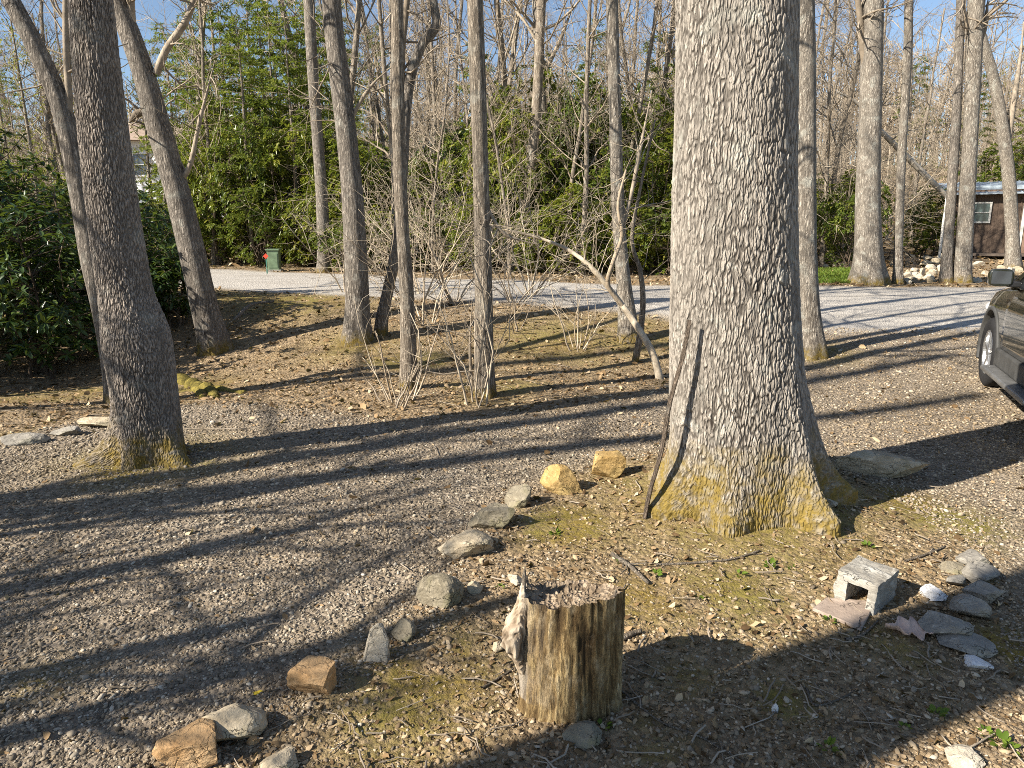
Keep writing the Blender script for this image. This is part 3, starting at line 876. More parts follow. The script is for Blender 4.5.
# ------------------------------------------------------------------ woodland behind the road: bare trees
def bare_proto(seed, H, r, nb, first=.22, blen=3.0):
    rng_ = np.random.default_rng(seed)
    root = empty('bare_tree', (0, 0, 0), 'bare grey tree in the wood beyond the road', 'tree', 'bare trees in the wood beyond the road')
    K = [[0, 0, -.4, r * 1.1]]; p = np.zeros(3); d = unit([rng_.normal(0, .05), rng_.normal(0, .05), 1]); rad = r
    while p[2] < H:
        p = p + d * 1.4; rad = max(rad * .92, .025); K.append([*p, rad])
        d = unit(d + rng_.normal(0, .05, 3) + np.array([0, 0, .04]))
    tr, C = trunk_mesh('trunk', K, M_BARK_FAR, root, (0, 0, 0), 9, .5, .3, .35, 4, seed, None, .02)
    tb = Tubes()
    up = C[C[:, 2] > H * first]
    for k in range(nb):
        c = up[int((k + rng_.random()) / nb * (len(up) - 1))]
        a = rng_.uniform(0, 6.28)
        grow(tb, rng_, c[:3], [math.cos(a), math.sin(a), rng_.uniform(.25, 1.3)], blen * rng_.uniform(.5, 1.15) * (1 - .4 * c[2] / H), max(c[3] * rng_.uniform(.22, .5), .022), 2, .3, .17, (3, 6), (25, 60), 3)
    cr = tb.build('crown', M_TWIG_FAR, root)
    return root
protos = [bare_proto(100 + k, [15, 17, 13, 18, 12, 9, 16][k], [.13, .17, .10, .20, .08, .05, .11][k], [32, 34, 32, 36, 34, 34, 40][k], [.25, .3, .2, .35, .15, .08, .2][k], [3.2, 3.4, 2.8, 3.8, 2.6, 2.0, 3.4][k]) for k in range(7)]
rng = np.random.default_rng(77)
placed = []
used = set()
def far_ok(x, y):
    px = CX + F * x / (y * math.cos(PITCH))
    if y < float(np.interp(x, *FE)) + 1.2: return False
    if 20 < y < 38 and 14.5 < x < 30: return False
    if y < 31 and 875 < px < 1080: return False
    if y < 25 and 690 < px < 860: return False           # shed clearing
    if 36 < y < 60 and -32 < x < -10: return False           # house
    if y < 24 and 835 < px < 1024: return False
    return all((x - a) ** 2 + (y - b) ** 2 > 1.3 for a, b in placed)
n_far = 0
for k in range(2600):
    if n_far >= 250: break
    y = 18 + 70 * rng.random() ** 1.1
    x = rng.uniform(-.95, .95) * y
    if y < 24 and rng.random() < .5: continue
    if not far_ok(x, y): continue
    placed.append((x, y))
    i = int(rng.choice(7, p=[.13, .10, .16, .07, .18, .2, .16]))
    if y < 26 and i in (3,): i = 5
    o = protos[i] if i not in used else copy_tree(protos[i])
    used.add(i)
    s = rng.uniform(.8, 1.2)
    o.location = (x, y, float(gz(x, y)) - .03); o.rotation_euler = (rng.normal(0, .04), rng.normal(0, .04), rng.uniform(0, 6.28)); o.scale = (s, s, s * rng.uniform(.9, 1.15))
    n_far += 1
# far-off hillside wood that reads as one mass
tb = Tubes()
rng = np.random.default_rng(78)
for k in range(950):
    y = 80 + 110 * rng.random() ** 1.3; x = rng.uniform(-.95, .95) * y
    B = np.array([x, y, float(gz(x, y))])
    H = rng.uniform(9, 16)
    top = B + [rng.normal(0, .6), rng.normal(0, .6), H]
    tb.add([B, (B + top) / 2 + rng.normal(0, .15, 3), top], [.17, .12, .04], 4)
    for j in range(15):
        f = rng.uniform(.08, 1); q = B * (1 - f) + top * f; a = rng.uniform(0, 6.28)
        dd = unit([math.cos(a), math.sin(a), rng.uniform(.3, 1.2)]); L = rng.uniform(1.5, 3.6)
        e = q + dd * L
        tb.add([q, (q + e) / 2 + rng.normal(0, .15, 3), e], [.06, .05, .03], 3)
        for i in range(3):
            w = q + (e - q) * rng.uniform(.3, 1)
            tb.add([w, w + unit(dd + rng.normal(0, .6, 3)) * rng.uniform(.8, 1.8)], [.035, .02], 3)
tag(tb.build('far_woods', M_TWIG_FAR), 'far grey hillside wood seen through the trunks', 'woods', kind='stuff')

# ------------------------------------------------------------------ evergreen foliage
LEAF = np.array([(0, 0, 0), (.35, -.17, .04), (.75, -.14, .0), (1, 0, -.1), (.75, .14, .0), (.35, .17, .04), (.35, 0, -.03), (.75, 0, -.06)])
LQ = np.array([(1, 2, 7, 6), (6, 7, 4, 5)]); LT = np.array([(0, 1, 6), (0, 6, 5), (2, 3, 7), (7, 3, 4)])
def leaves(pos, dirs, size, rnd, rng_, wid=1.0):
    """leaf blades starting at pos along dirs"""
    n = len(pos)
    d = dirs / (np.linalg.norm(dirs, axis=1)[:, None] + 1e-9)
    side = np.cross(d, np.array([0, 0, 1.0]) + rng_.normal(0, .35, (n, 3)))
    side /= np.linalg.norm(side, axis=1)[:, None] + 1e-9
    nr = np.cross(side, d)
    s = size[:, None, None]
    V = pos[:, None] + s * (LEAF[None, :, 0:1] * d[:, None] + wid * LEAF[None, :, 1:2] * side[:, None] + LEAF[None, :, 2:3] * nr[:, None])
    off = (np.arange(n) * 8)[:, None, None]
    return V.reshape(-1, 3), (LQ[None] + off).reshape(-1, 4), (LT[None] + off).reshape(-1, 3), np.repeat(rnd, 8)

def rhodo(name, label, seed, rx, rz, n_wh, lsize, mat, group, low=.1, open_=.0, cat='shrub'):
    """broad-leaved evergreen: crooked stems, whorls of drooping leaves at their tips"""
    rng_ = np.random.default_rng(seed)
    root = empty(name, (0, 0, 0), label, cat, group)
    # lumpy volume of whorl tips
    u = rng_.normal(0, 1, (n_wh * 3, 3)); u /= np.linalg.norm(u, axis=1)[:, None]
    rad = rng_.random(n_wh * 3) ** .38
    lump = 1 + .35 * fbm(u * 2.2 + seed, 3, seed)
    p = u * (rad * lump)[:, None] * np.array([rx, rx, rz / 2]) + np.array([0, 0, rz / 2])
    clump = fbm(p * 1.9 / max(rx, .6) + seed * 3.1, 3, seed + 1)
    p = p[(clump > -.06 + open_) & (p[:, 2] > low)][:n_wh]
    tb = Tubes()
    ns = 5 + int(rx * 3)
    stems = []
    for k in range(ns):
        a = rng_.uniform(0, 6.28); b0 = np.array([math.cos(a), math.sin(a), 0]) * rx * rng_.uniform(0, .3)
        tip = p[rng_.integers(len(p))]
        mid = (b0 + tip) / 2 + rng_.normal(0, .15, 3) * rx
        c = catmull(np.array([b0 - [0, 0, .15], b0 + [0, 0, .2] + rng_.normal(0, .05, 3), mid, tip]), 12)
        stems.append(c); tb.add(c, np.linspace(.03, .008, 12) * (.6 + .3 * rx), 5)
    allp = np.concatenate(stems)
    for q in p[::2]:
        s0 = allp[np.argmin(((allp - q) ** 2).sum(1) + (allp[:, 2] > q[2]) * .5)]
        m_ = (s0 + q) / 2 + rng_.normal(0, .06, 3)
        tb.add([s0, m_, q], [.009, .007, .005], 3)
    tb.build('stems', M_STEM, root)
    nl = 9
    ctr = np.array([0, 0, rz * .35])
    out = p - ctr; out[:, 2] = np.abs(out[:, 2]) * .5 + .4 * rx; out /= np.linalg.norm(out, axis=1)[:, None]
    pos = np.repeat(p, nl, 0); ax = np.repeat(out, nl, 0)
    r1 = rng_.normal(0, 1, (len(pos), 3)); perp = r1 - (r1 * ax).sum(1)[:, None] * ax; perp /= np.linalg.norm(perp, axis=1)[:, None]
    dirs = perp + ax * rng_.uniform(-.1, .7, (len(pos), 1)) + np.array([0, 0, -1]) * rng_.uniform(.0, .55, (len(pos), 1))
    wr = np.repeat(rng_.random(len(p)), nl)
    V, q, t, r = leaves(pos, dirs, lsize * rng_.uniform(.65, 1.15, len(pos)), np.clip(wr * .6 + rng_.random(len(pos)) * .4, 0, 1), rng_)
    link_mesh('foliage', V, [q, t], mat, root, {'rnd': r}, True)
    return root

def place(o, x, y, s=1.0, rz=0, sz=None, label=None):
    o.location = (x, y, float(gz(x, y)) - .03); o.rotation_euler = (0, 0, rz); o.scale = (s, s, sz or s)
    if label: o['label'] = label
    return o
def place_px(o, px, Y, s=1.0, rz=0, sz=None, label=None):
    x = (px - CX) / F * (Y * math.cos(PITCH) + .25)
    return place(o, x, Y, s, rz, sz, label)

# the dark mass at the left
darkp = [rhodo('rhododendron', 'shade-dark rhododendron thicket at the left edge', 201 + k, 1.15, 2.3, 520, .125, M_RHODO_SHADE, 'dark rhododendrons at the left edge', .12) for k in range(3)]
spots = [(-6.1, 9.0, 1.0), (-7.4, 8.2, 1.0), (-7.3, 10.2, 1.12), (-5.75, 10.6, .85), (-8.8, 9.4, 1.1), (-8.6, 11.6, 1.2), (-6.9, 12.4, 1.0), (-8.0, 7.3, .75), (-10.2, 11.2, 1.25)]
for k, (x, y, s) in enumerate(spots):
    o = darkp[k] if k < 3 else copy_tree(darkp[k % 3])
    place(o, x, y, s, k * 1.9)
o = rhodo('rhododendron', 'small dark rhododendron between the swollen trunk and leaning trunk', 210, .5, 1.15, 130, .13, M_RHODO_SHADE, None, .25)
place_px(o, 172, 10.6, 1.0)
# evergreen thicket beyond the road
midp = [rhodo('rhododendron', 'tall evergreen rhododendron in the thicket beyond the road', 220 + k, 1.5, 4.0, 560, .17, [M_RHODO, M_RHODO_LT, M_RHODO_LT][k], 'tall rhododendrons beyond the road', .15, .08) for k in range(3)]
k = 0
for (px, Y, s, sz) in [(205, 26, .9, .9), (245, 27, 1.1, 1.25), (285, 26.5, 1.1, 1.3), (335, 27, 1.0, 1.2), (365, 24, .9, .95), (400, 26, 1.0, .8), (440, 25, .9, .7), (470, 23, .9, .95), (505, 22, 1.0, 1.25), (545, 22.5, 1.0, 1.0),
                       (560, 25, 1.1, 1.5), (590, 21, .8, .75), (615, 21.5, .9, .95), (650, 21.5, 1.0, 1.1), (680, 22.5, 1.1, 1.25), (670, 19.5, .6, .55), (180, 30, 1.0, 1.0), (165, 24.5, .7, .6), (300, 31, 1.3, 1.6), (225, 31, 1.2, 1.5),
                       (822, 26, .8, .75), (845, 24, .8, .85), (925, 31, .9, .75), (945, 33, .9, .6), (985, 37, 1.2, 1.3), (1015, 39, 1.2, 1.4), (835, 32, 1.1, .9), (520, 30, 1.4, 1.5), (440, 32, 1.3, 1.1), (610, 30, 1.4, 1.45), (30, 24, 1.1, .9), (-20, 22, 1.2, 1.0), (70, 28, 1.2, .9),
                       (265, 24.5, .8, .7), (310, 24.5, .8, .65), (385, 22.5, .7, .5), (425, 22, .7, .5), (535, 20.5, .6, .45), (630, 20, .6, .5), (455, 24, 1.0, 1.15), (490, 25, 1.1, 1.5), (525, 24.5, 1.0, 1.7), (580, 24, 1.0, 1.6), (600, 26, 1.1, 1.5), (640, 24, .9, 1.4), (665, 26, 1.2, 1.8), (345, 23.5, .9, 1.1), (305, 24.5, .9, 1.3), (262, 25.5, .9, 1.5), (222, 25.5, .8, 1.4), (415, 24, 1.0, .9), (380, 25, 1.0, 1.1), (480, 20.5, .7, .6), (575, 19.8, .7, .6), (350, 21.5, .7, .5)]:
    o = midp[k] if k < 3 else copy_tree(midp[k % 3])
    place_px(o, px, Y, s, k * 2.3, sz); k += 1

def conifer(name, label, seed, H, rad, mat, group, n_br=60, first=.25):
    """soft needled evergreen: drooping flat sprays"""
    rng_ = np.random.default_rng(seed)
    root = empty(name, (0, 0, 0), label, 'tree', group)
    trunk_mesh('trunk', [[0, 0, -.3, .11], [.05, 0, H * .3, .09], [0, .05, H * .7, .05], [0, 0, H, .015]], M_BARK_FAR, root, (0, 0, 0), 8, .5, .2, .2, 4, seed, None, .02)
    tb = Tubes(); pos = []; dirs = []; sz = []
    for k in range(n_br):
        f = first + (1 - first) * (k + rng_.random()) / n_br
        L = rad * (1 - f) ** .6 * rng_.uniform(.5, 1.15) + .25
        a = rng_.uniform(0, 6.28)
        d = np.array([math.cos(a), math.sin(a), rng_.uniform(-.05, .35)])
        t = np.linspace(0, 1, 6)[:, None]
        pts = np.array([0, 0, f * H]) + d * L * t + np.array([0, 0, -1]) * .22 * L * t ** 2 + rng_.normal(0, .04, (6, 3)) * t
        tb.add(pts, np.linspace(.018, .005, 6), 3)
        side = np.array([-math.sin(a), math.cos(a), 0])
        for j in range(int(26 * L / rad) + 8):
            tt = rng_.uniform(.2, 1); i = tt * 5; i0 = min(int(i), 4)
            q = pts[i0] * (1 - i + i0) + pts[i0 + 1] * (i - i0)
            sgn = 1 if rng_.random() < .5 else -1
            sd_ = unit(d * .7 + side * sgn * rng_.uniform(.3, 1) + np.array([0, 0, rng_.normal(-.15, .15)]))
            sl = rng_.uniform(.2, .5) * (1.1 - .4 * tt)
            for w in np.linspace(.15, 1, 6):
                pos.append(q + sd_ * sl * w)
                dirs.append(sd_ + rng_.normal(0, .55, 3) + np.array([0, 0, -.15])); sz.append(rng_.uniform(.10, .20))
    tb.build('branches', M_TWIG, root)
    pos = np.array(pos)
    rn = np.clip(.5 + .45 * fbm(pos * 1.3, 2, seed) + rng_.normal(0, .2, len(pos)), 0, 1)
    V, q, t, r = leaves(pos, np.array(dirs), np.array(sz), rn, rng_, .8)
    link_mesh('foliage', V, [q, t], mat, root, {'rnd': r}, True)
    return root
hp = [conifer('evergreen_tree', 'feathery evergreen tree in the woods beyond the road', 300 + k, 10 + k, 2.4, M_HEMLOCK, 'feathery evergreens beyond the road', 66, .1) for k in range(2)]
k = 0
for (px, Y, s) in [(238, 29, .95), (285, 27.5, .85), (205, 32, .95), (330, 36, 1.0), (265, 34, 1.1), (185, 38, 1.0), (310, 31, .9), (220, 37, 1.1), (255, 25.5, .8), (300, 25.5, .75), (215, 27.5, .8), (325, 28, .85), (275, 31, 1.05), (345, 30, .8), (172, 27, .6), (650, 30, .8), (480, 33, .9), (590, 33, .9), (380, 46, 1.2), (310, 52, 1.4), (900, 60, 1.0), (960, 52, .8), (1010, 46, .7), (30, 44, .9), (560, 44, .8), (345, 60, 1.6)]:
    o = hp[k] if k < 2 else copy_tree(hp[k % 2])
    place_px(o, px, Y, s, k * 2.1); k += 1
bp = conifer('evergreen_tree', 'blue green conifer glimpsed through the twigs beyond the road', 310, 7, 2.2, M_BLUEGREEN, 'blue green conifers far beyond the road', 50)
for k, (px, Y, s) in enumerate([(455, 34, .85), (575, 40, 1.0), (430, 42, .8)]):
    place_px(bp if k == 0 else copy_tree(bp), px, Y, s, k * 2)

# trees just coming into bud (yellow green haze at left)
def bud_tree(seed):
    rng_ = np.random.default_rng(seed)
    root = empty('budding_tree', (0, 0, 0), 'thin tree with yellow green spring buds', 'tree', 'budding trees at the upper left')
    trunk_mesh('trunk', [[0, 0, -.3, .08], [.1, 0, 3, .07], [0, .1, 6, .045], [0, 0, 9, .02]], M_BARK_FAR, root, (0, 0, 0), 8, .5, .2, .2, 4, seed, None, .02)
    tb = Tubes(); ends = []
    for k in range(34):
        a = rng_.uniform(0, 6.28); z = rng_.uniform(1.5, 8.6)
        pts = grow(tb, rng_, [0, 0, z], [math.cos(a), math.sin(a), .6], rng_.uniform(1, 2.4), .02, 1, .3, .2, (4, 6), (30, 60), 3)
    tb.build('crown', M_TWIG, root)
    allv = np.concatenate(tb.V)
    p = allv[rng_.integers(0, len(allv), 1800)]
    V, q, t, r = leaves(p, rng_.normal(0, 1, (1800, 3)), rng_.uniform(.05, .11, 1800), rng_.random(1800), rng_, 1.4)
    link_mesh('buds', V, [q, t], M_BUDS, root, {'rnd': r})
    return root
bt = bud_tree(400)
for k, (px, Y, s) in enumerate([(45, 24, .9), (15, 30, 1.1), (160, 34, 1.0), (-20, 20, .8), (75, 38, 1.2), (985, 60, 1.2)]):
    place_px(bt if k == 0 else copy_tree(bt), px, Y, s, k * 1.7)

# ------------------------------------------------------------------ bare shrubs and thickets
def bare_shrub(label, seed, n, L, r, spread, mat, group, depth=2, kids=(3, 5), name='bare_shrub', up=.25):
    rng_ = np.random.default_rng(seed)
    tb = Tubes()
    for k in range(n):
        a = rng_.uniform(0, 6.28); b = np.array([math.cos(a), math.sin(a), 0]) * rng_.uniform(0, .12)
        b[2] = -.05
        grow(tb, rng_, b, [math.cos(a) * spread, math.sin(a) * spread, 1], L * rng_.uniform(.6, 1.2), r * rng_.uniform(.6, 1.3), depth, up, .2, kids, (25, 70), 4, (.35, .6), .3)
    return tag(tb.build(name, mat), label, 'shrub', group)
thp = [bare_shrub('tangled bare tan shrub behind the thin trunks', 500 + k, 9, 2.0, .013, .8, M_TWIG_TAN, 'tangled bare shrubs along the bank and in the wood', 2, (3, 6), up=.05) for k in range(3)]
k = 0
for (px, Y, s) in [(425, 10.5, 1.0), (455, 12, 1.05), (515, 12, .95), (420, 13.0, 1.2), (345, 13.5, 1.0), (390, 20.5, 1.2), (440, 21, 1.2), (530, 13, 1.0)] + [(float(a), float(b), float(c)) for a, b, c in zip(np.random.default_rng(8).uniform(650, 1080, 60), np.random.default_rng(9).uniform(25, 52, 60), np.random.default_rng(10).uniform(1.5, 2.6, 60)) if not (870 < a and b < 36) and not (100 < a < 280 and b > 34)]:
    place_px(thp[k] if k < 3 else copy_tree(thp[k % 3]), px, Y, s, k * 1.3); k += 1
o = bare_shrub('cluster of dry upright stems at the shaggy trunk foot', 510, 9, .95, .010, .28, M_TWIG_TAN, None, 1, (2, 3)); place_px(o, 402, 6.75)
o = bare_shrub('low dead brush leaning beside the shaggy trunk', 511, 5, .55, .010, .8, M_TWIG, None, 1, (2, 3)); place_px(o, 388, 6.5)
o = bare_shrub('upright thin stems growing against the vine wrapped trunk', 512, 7, 1.5, .010, .18, M_TWIG_TAN, None, 1, (2, 3)); place_px(o, 478, 6.62)
o = bare_shrub('thin many stemmed sapling clump on the bank near the road', 513, 9, .95, .010, .35, M_TWIG_TAN, None, 1, (3, 4)); place_px(o, 578, 9.4)
o = bare_shrub('sparse forked sapling near the road edge, right of vine wrapped trunk', 514, 3, .8, .014, .35, M_TWIG, None, 1, (3, 4)); place_px(o, 517, 10.2)
# arched sapling bending down to the ground
B = PG(660, 378)
tb = Tubes()
q = np.array([at(660, 380, B[1]), at(652, 352, B[1]), at(634, 322, B[1] + .1), at(612, 292, B[1] + .2), at(592, 268, B[1] + .2), at(570, 251, B[1] + .3), at(545, 240, B[1] + .35), at(520, 233, B[1] + .3), at(503, 229, B[1] + .3)])
cc = catmull(np.c_[q, np.array([8.5, 7.2, 6.5, 6, 5, 4, 3.2, 2.8, 2]) / 2 * B[1] / F], 40)
tb.add(cc[:, :3] - B, cc[:, 3], 10)
q = np.array([at(622, 305, B[1] + .15), at(608, 285, B[1] + .1), at(613, 262, B[1]), at(622, 235, B[1]), at(618, 205, B[1]), at(626, 170, B[1])])
cc2 = catmull(np.c_[q, np.array([5, 5, 4.5, 4, 3, 2]) / 2 * B[1] / F], 24); tb.add(cc2[:, :3] - B, cc2[:, 3], 8)
rng = np.random.default_rng(9)
for k in range(16):
    i = rng.integers(14, 39); grow(tb, rng, cc[i, :3] - B, unit(rng.normal(0, .7, 3) + [0, 0, .5]), rng.uniform(.4, .9), .006, 1, .2, .2)
for k in range(8):
    i = rng.integers(8, 23); grow(tb, rng, cc2[i, :3] - B, unit(rng.normal(0, .7, 3) + [0, 0, .5]), rng.uniform(.3, .8), .005, 1, .2, .2)
o = tb.build('bent_sapling', M_TWIG_TAN, None, B); tag(o, 'thin pale sapling arching left from the ground beside the massive trunk', 'sapling')
B = PG(636, 362)
tb = Tubes()
q = np.array([at(635, 362, B[1]), at(640, 335, B[1]), at(643, 300, B[1]), at(640, 270, B[1]), at(632, 240, B[1]), at(640, 190, B[1]), at(655, 120, B[1])])
cc = catmull(np.c_[q, np.array([8, 7, 6, 5, 4, 3, 2]) / 2 * B[1] / F], 30); tb.add(cc[:, :3] - B, cc[:, 3], 8)
for k in range(10):
    i = rng.integers(10, 29); grow(tb, rng, cc[i, :3] - B, unit(rng.normal(0, .7, 3) + [0, 0, .7]), rng.uniform(.4, 1.0), .006, 1, .2, .2)
o = tb.build('sapling', M_BARK_D, None, B); tag(o, 'crooked upright sapling crossing the arched sapling near its foot', 'sapling')

# ------------------------------------------------------------------ stones
def stone(label, px, py, w, h, mat, seed, group=None, flat=1.0, depth=.8, rz=None, tilt=0, point=0, name='rock', block=0.0, sub=4, sink=.25):
    """angular stone whose visible width and height are given in pixels; py is the middle of its foot"""
    p = PG(px, py)
    k = depth_of(p) / F
    rng_ = np.random.default_rng(seed)
    bm = bmesh.new()
    bmesh.ops.create_icosphere(bm, subdivisions=sub, radius=1)
    V = np.array([v.co[:] for v in bm.verts])
    # cut by random planes for facets
    nrm = rng_.normal(0, 1, (9 + int(block * 5), 3)); nrm /= np.linalg.norm(nrm, axis=1)[:, None]
    if block: nrm = np.vstack([nrm[:5], np.array([[1, .1, 0], [-1, .15, .1], [0, -1, .12], [.1, 1, 0], [.05, -.1, 1]])]); nrm /= np.linalg.norm(nrm, axis=1)[:, None]
    for nn in nrm:
        d = rng_.uniform(.44, .78)
        s = V @ nn
        V -= np.maximum(s - d, 0)[:, None] * nn
    V *= (1 + .07 * fbm(V * 3 + seed, 3, seed) + .045 * fbm(V * 8, 3, seed + 1))[:, None]
    V -= (V.max(0) + V.min(0)) / 2; V /= (V.max(0) - V.min(0))
    if point: V[:, :2] *= (1 - point * np.clip(V[:, 2:3] + .3, 0, 1))
    W_ = w * k; Hh = h * k * 1.05
    V *= np.array([W_, W_ * depth, Hh * flat])
    V[:, 2] += V[:, 0] * math.tan(tilt)
    V[:, 2] += Hh * flat * (.5 - sink)
    for v, c in zip(bm.verts, V): v.co = c
    o = bm_obj(name, bm, mat, None, False, (p[0], p[1] + W_ * depth * .35, float(gz(p[0], p[1] + W_ * depth * .35))))
    o.rotation_euler = (0, 0, rng_.uniform(-.4, .4) if rz is None else rz)
    return tag(o, label, 'rock', group)
EDG = 'rocks edging the tree bed'
stone('orange sandstone rock at the lower left end of the bed edging', 182, 770, 60, 40, M_ST_ORANGE, 1, EDG, block=.5)
stone('broad tan boulder just behind the end orange rock', 226, 746, 70, 40, M_ST_TAN, 2, EDG, depth=.75, tilt=-.1)
stone('orange pink cube-like rock alone on the gravel', 311, 697, 42, 36, M_ST_ORANGE, 33, EDG, block=.8)
def blade_rock(label, px, py, hull, mat, seed, depth):
    """split upright rock: hull of (x, z, y) points given in pixels round its foot"""
    p = PG(px, py); k = depth_of(p) / F
    bm = bmesh.new()
    for (x, z, y) in hull: bm.verts.new((x * k, y * k * depth, z * k))
    r = bmesh.ops.convex_hull(bm, input=bm.verts)
    bmesh.ops.delete(bm, geom=[v for v in bm.verts if not v.link_faces], context='VERTS')
    bmesh.ops.bevel(bm, geom=bm.edges[:], offset=2.2 * k, segments=2, affect='EDGES', profile=.6)
    bmesh.ops.triangulate(bm, faces=bm.faces)
    bmesh.ops.subdivide_edges(bm, edges=bm.edges[:], cuts=3)
    for v in bm.verts:
        q = np.array(v.co[:])
        v.co += Vector([float(fbm(q * 28 + seed + 9 * c, 3, seed)) for c in range(3)]) * 2.4 * k
    o = bm_obj('rock', bm, mat, None, False, p)
    return tag(o, label, 'rock', EDG)
blade_rock('pointed pale upright rock standing like a tooth', 376, 658, [(-14, -6, 8), (-13, -6, -6), (12, -6, -8), (13, -6, 8), (4, 42, 0), (9, 36, 3), (-6, 30, -3), (-9, 24, 5), (13, 22, -3)], M_ST_PALE, 4, 1.0)
stone('small grey rock tucked against the pointed pale one', 403, 641, 26, 24, M_ST_GREY, 5, EDG)
stone('rounded olive grey boulder left of the tree stump', 440, 608, 50, 42, M_ST_GREY, 6, EDG)
stone('low flat tan rock behind the rounded olive boulder', 466, 557, 56, 24, M_ST_TAN, 7, EDG, tilt=.08)
stone('wedge shaped grey slab rock, partly in shade', 490, 529, 50, 28, M_ST_GREY, 8, EDG, tilt=.35, depth=.5)
stone('short tilted grey rock leaning on the wedge slab', 518, 508, 28, 24, M_ST_GREY, 9, EDG, tilt=.2)
stone('golden brown wedge rock, second nearest the massive trunk in the edging', 562, 494, 46, 36, M_ST_GOLD, 10, EDG, tilt=-.15, depth=.6)
stone('blocky golden cracked rock nearest the massive trunk', 608, 478, 33, 32, M_ST_GOLD, 11, EDG, block=1.0, depth=.8, rz=.15)
stone('small pale round stone behind the stump', 515, 585, 17, 12, M_ST_PALE, 12)
stone('small brown stone beside the rounded olive boulder', 474, 594, 16, 14, M_ST_TAN, 13)
stone('small tan stone at the left foot of the stump', 499, 652, 13, 14, M_ST_TAN, 14)
stone('tiny orange stone beside the broad tan boulder', 252, 745, 15, 12, M_ST_ORANGE, 15)
stone('half hidden tan rock at the bottom edge of the photo', 276, 776, 38, 20, M_ST_TAN, 16)
stone('long flat grey stone slab in the massive trunk shadow', 886, 478, 92, 27, M_ST_TAN, 17, None, depth=.35, rz=-.05, sink=.12)
RG = 'flat stones edging the right side of the bed'
stone('top stone of the right edging row, thin and grey', 977, 568, 32, 11, M_ST_BLUE, 18, RG, sink=.1)
stone('rounded grey edging stone second from the top at right', 987, 586, 36, 17, M_ST_BLUE, 19, RG, sink=.1)
stone('small low edging stone left of the rounded one', 957, 588, 24, 11, M_ST_BLUE, 20, RG, sink=.1)
stone('oval grey edging stone in the middle of the right row', 986, 603, 33, 18, M_ST_BLUE, 21, RG, sink=.1)
stone('smooth broad edging stone touching the oval one', 976, 622, 39, 24, M_ST_BLUE, 22, RG, sink=.1)
stone('dark layered edging stone near the dry leaf', 953, 643, 50, 22, M_ST_BLUE, 23, RG, sink=.1)
stone('flat dark lowest stone of the right edging row', 975, 657, 52, 14, M_ST_BLUE, 24, RG, sink=.2)
stone('mossy edging stone at the far end of the right row', 955, 574, 26, 10, M_ST_GREY, 25, RG)
stone('white quartz stone in the shade right of the concrete block', 936, 601, 25, 15, M_ST_WHITE, 26)
stone('flat white stone below the right edging row', 983, 670, 26, 8, M_ST_WHITE, 27)
stone('flat pale stone at the bottom right edge', 968, 770, 38, 16, M_ST_PALE, 28)
stone('white pebble sized stone among the massive trunk roots', 832, 508, 14, 10, M_ST_PALE, 29)
stone('ochre stone lying between two massive roots', 816, 512, 15, 8, M_ST_GOLD, 30)
stone('small white stone on the shaded bed', 775, 712, 8, 14, M_ST_WHITE, 31)
stone('thin dark stone slab lying at the stump foot', 585, 748, 42, 14, M_ST_GREY, 32, None, sink=.1)
LG = 'pale stones edging the left drive'
stone('long pale edging stone left of the swollen trunk', 98, 428, 44, 12, M_ST_TAN, 34, LG, depth=.5)
stone('grey edging stone in the middle of the left drive edge', 62, 436, 34, 11, M_ST_BLUE, 35, LG, depth=.5)
stone('low edging stone at the left border of the photo', 18, 445, 46, 12, M_ST_BLUE, 36, LG, depth=.5)
rng = np.random.default_rng(31)
for k in range(34):                                            # heap of pale rocks before the shed
    f = rng.random(); px = rng.uniform(906, 948) if k < 24 else rng.uniform(965, 1024)
    py = 284 - rng.random() * (30 if k < 24 else 20) * min(1, (px - 900) / 30)
    stone('pale rock heaped on the slope before the shed', px, py, rng.uniform(6, 13), rng.uniform(5, 9), [M_ST_PALE, M_ST_TAN, M_ST_PALE][k % 3], 600 + k, 'pale rocks heaped before the shed', sub=2)
for k in range(5):
    stone('pale rock beside the bright grass strip', 826 + k * 8, 268 - (k % 2) * 2, 6, 5, M_ST_PALE, 660 + k, 'pale rocks beside the grass strip', sub=2)

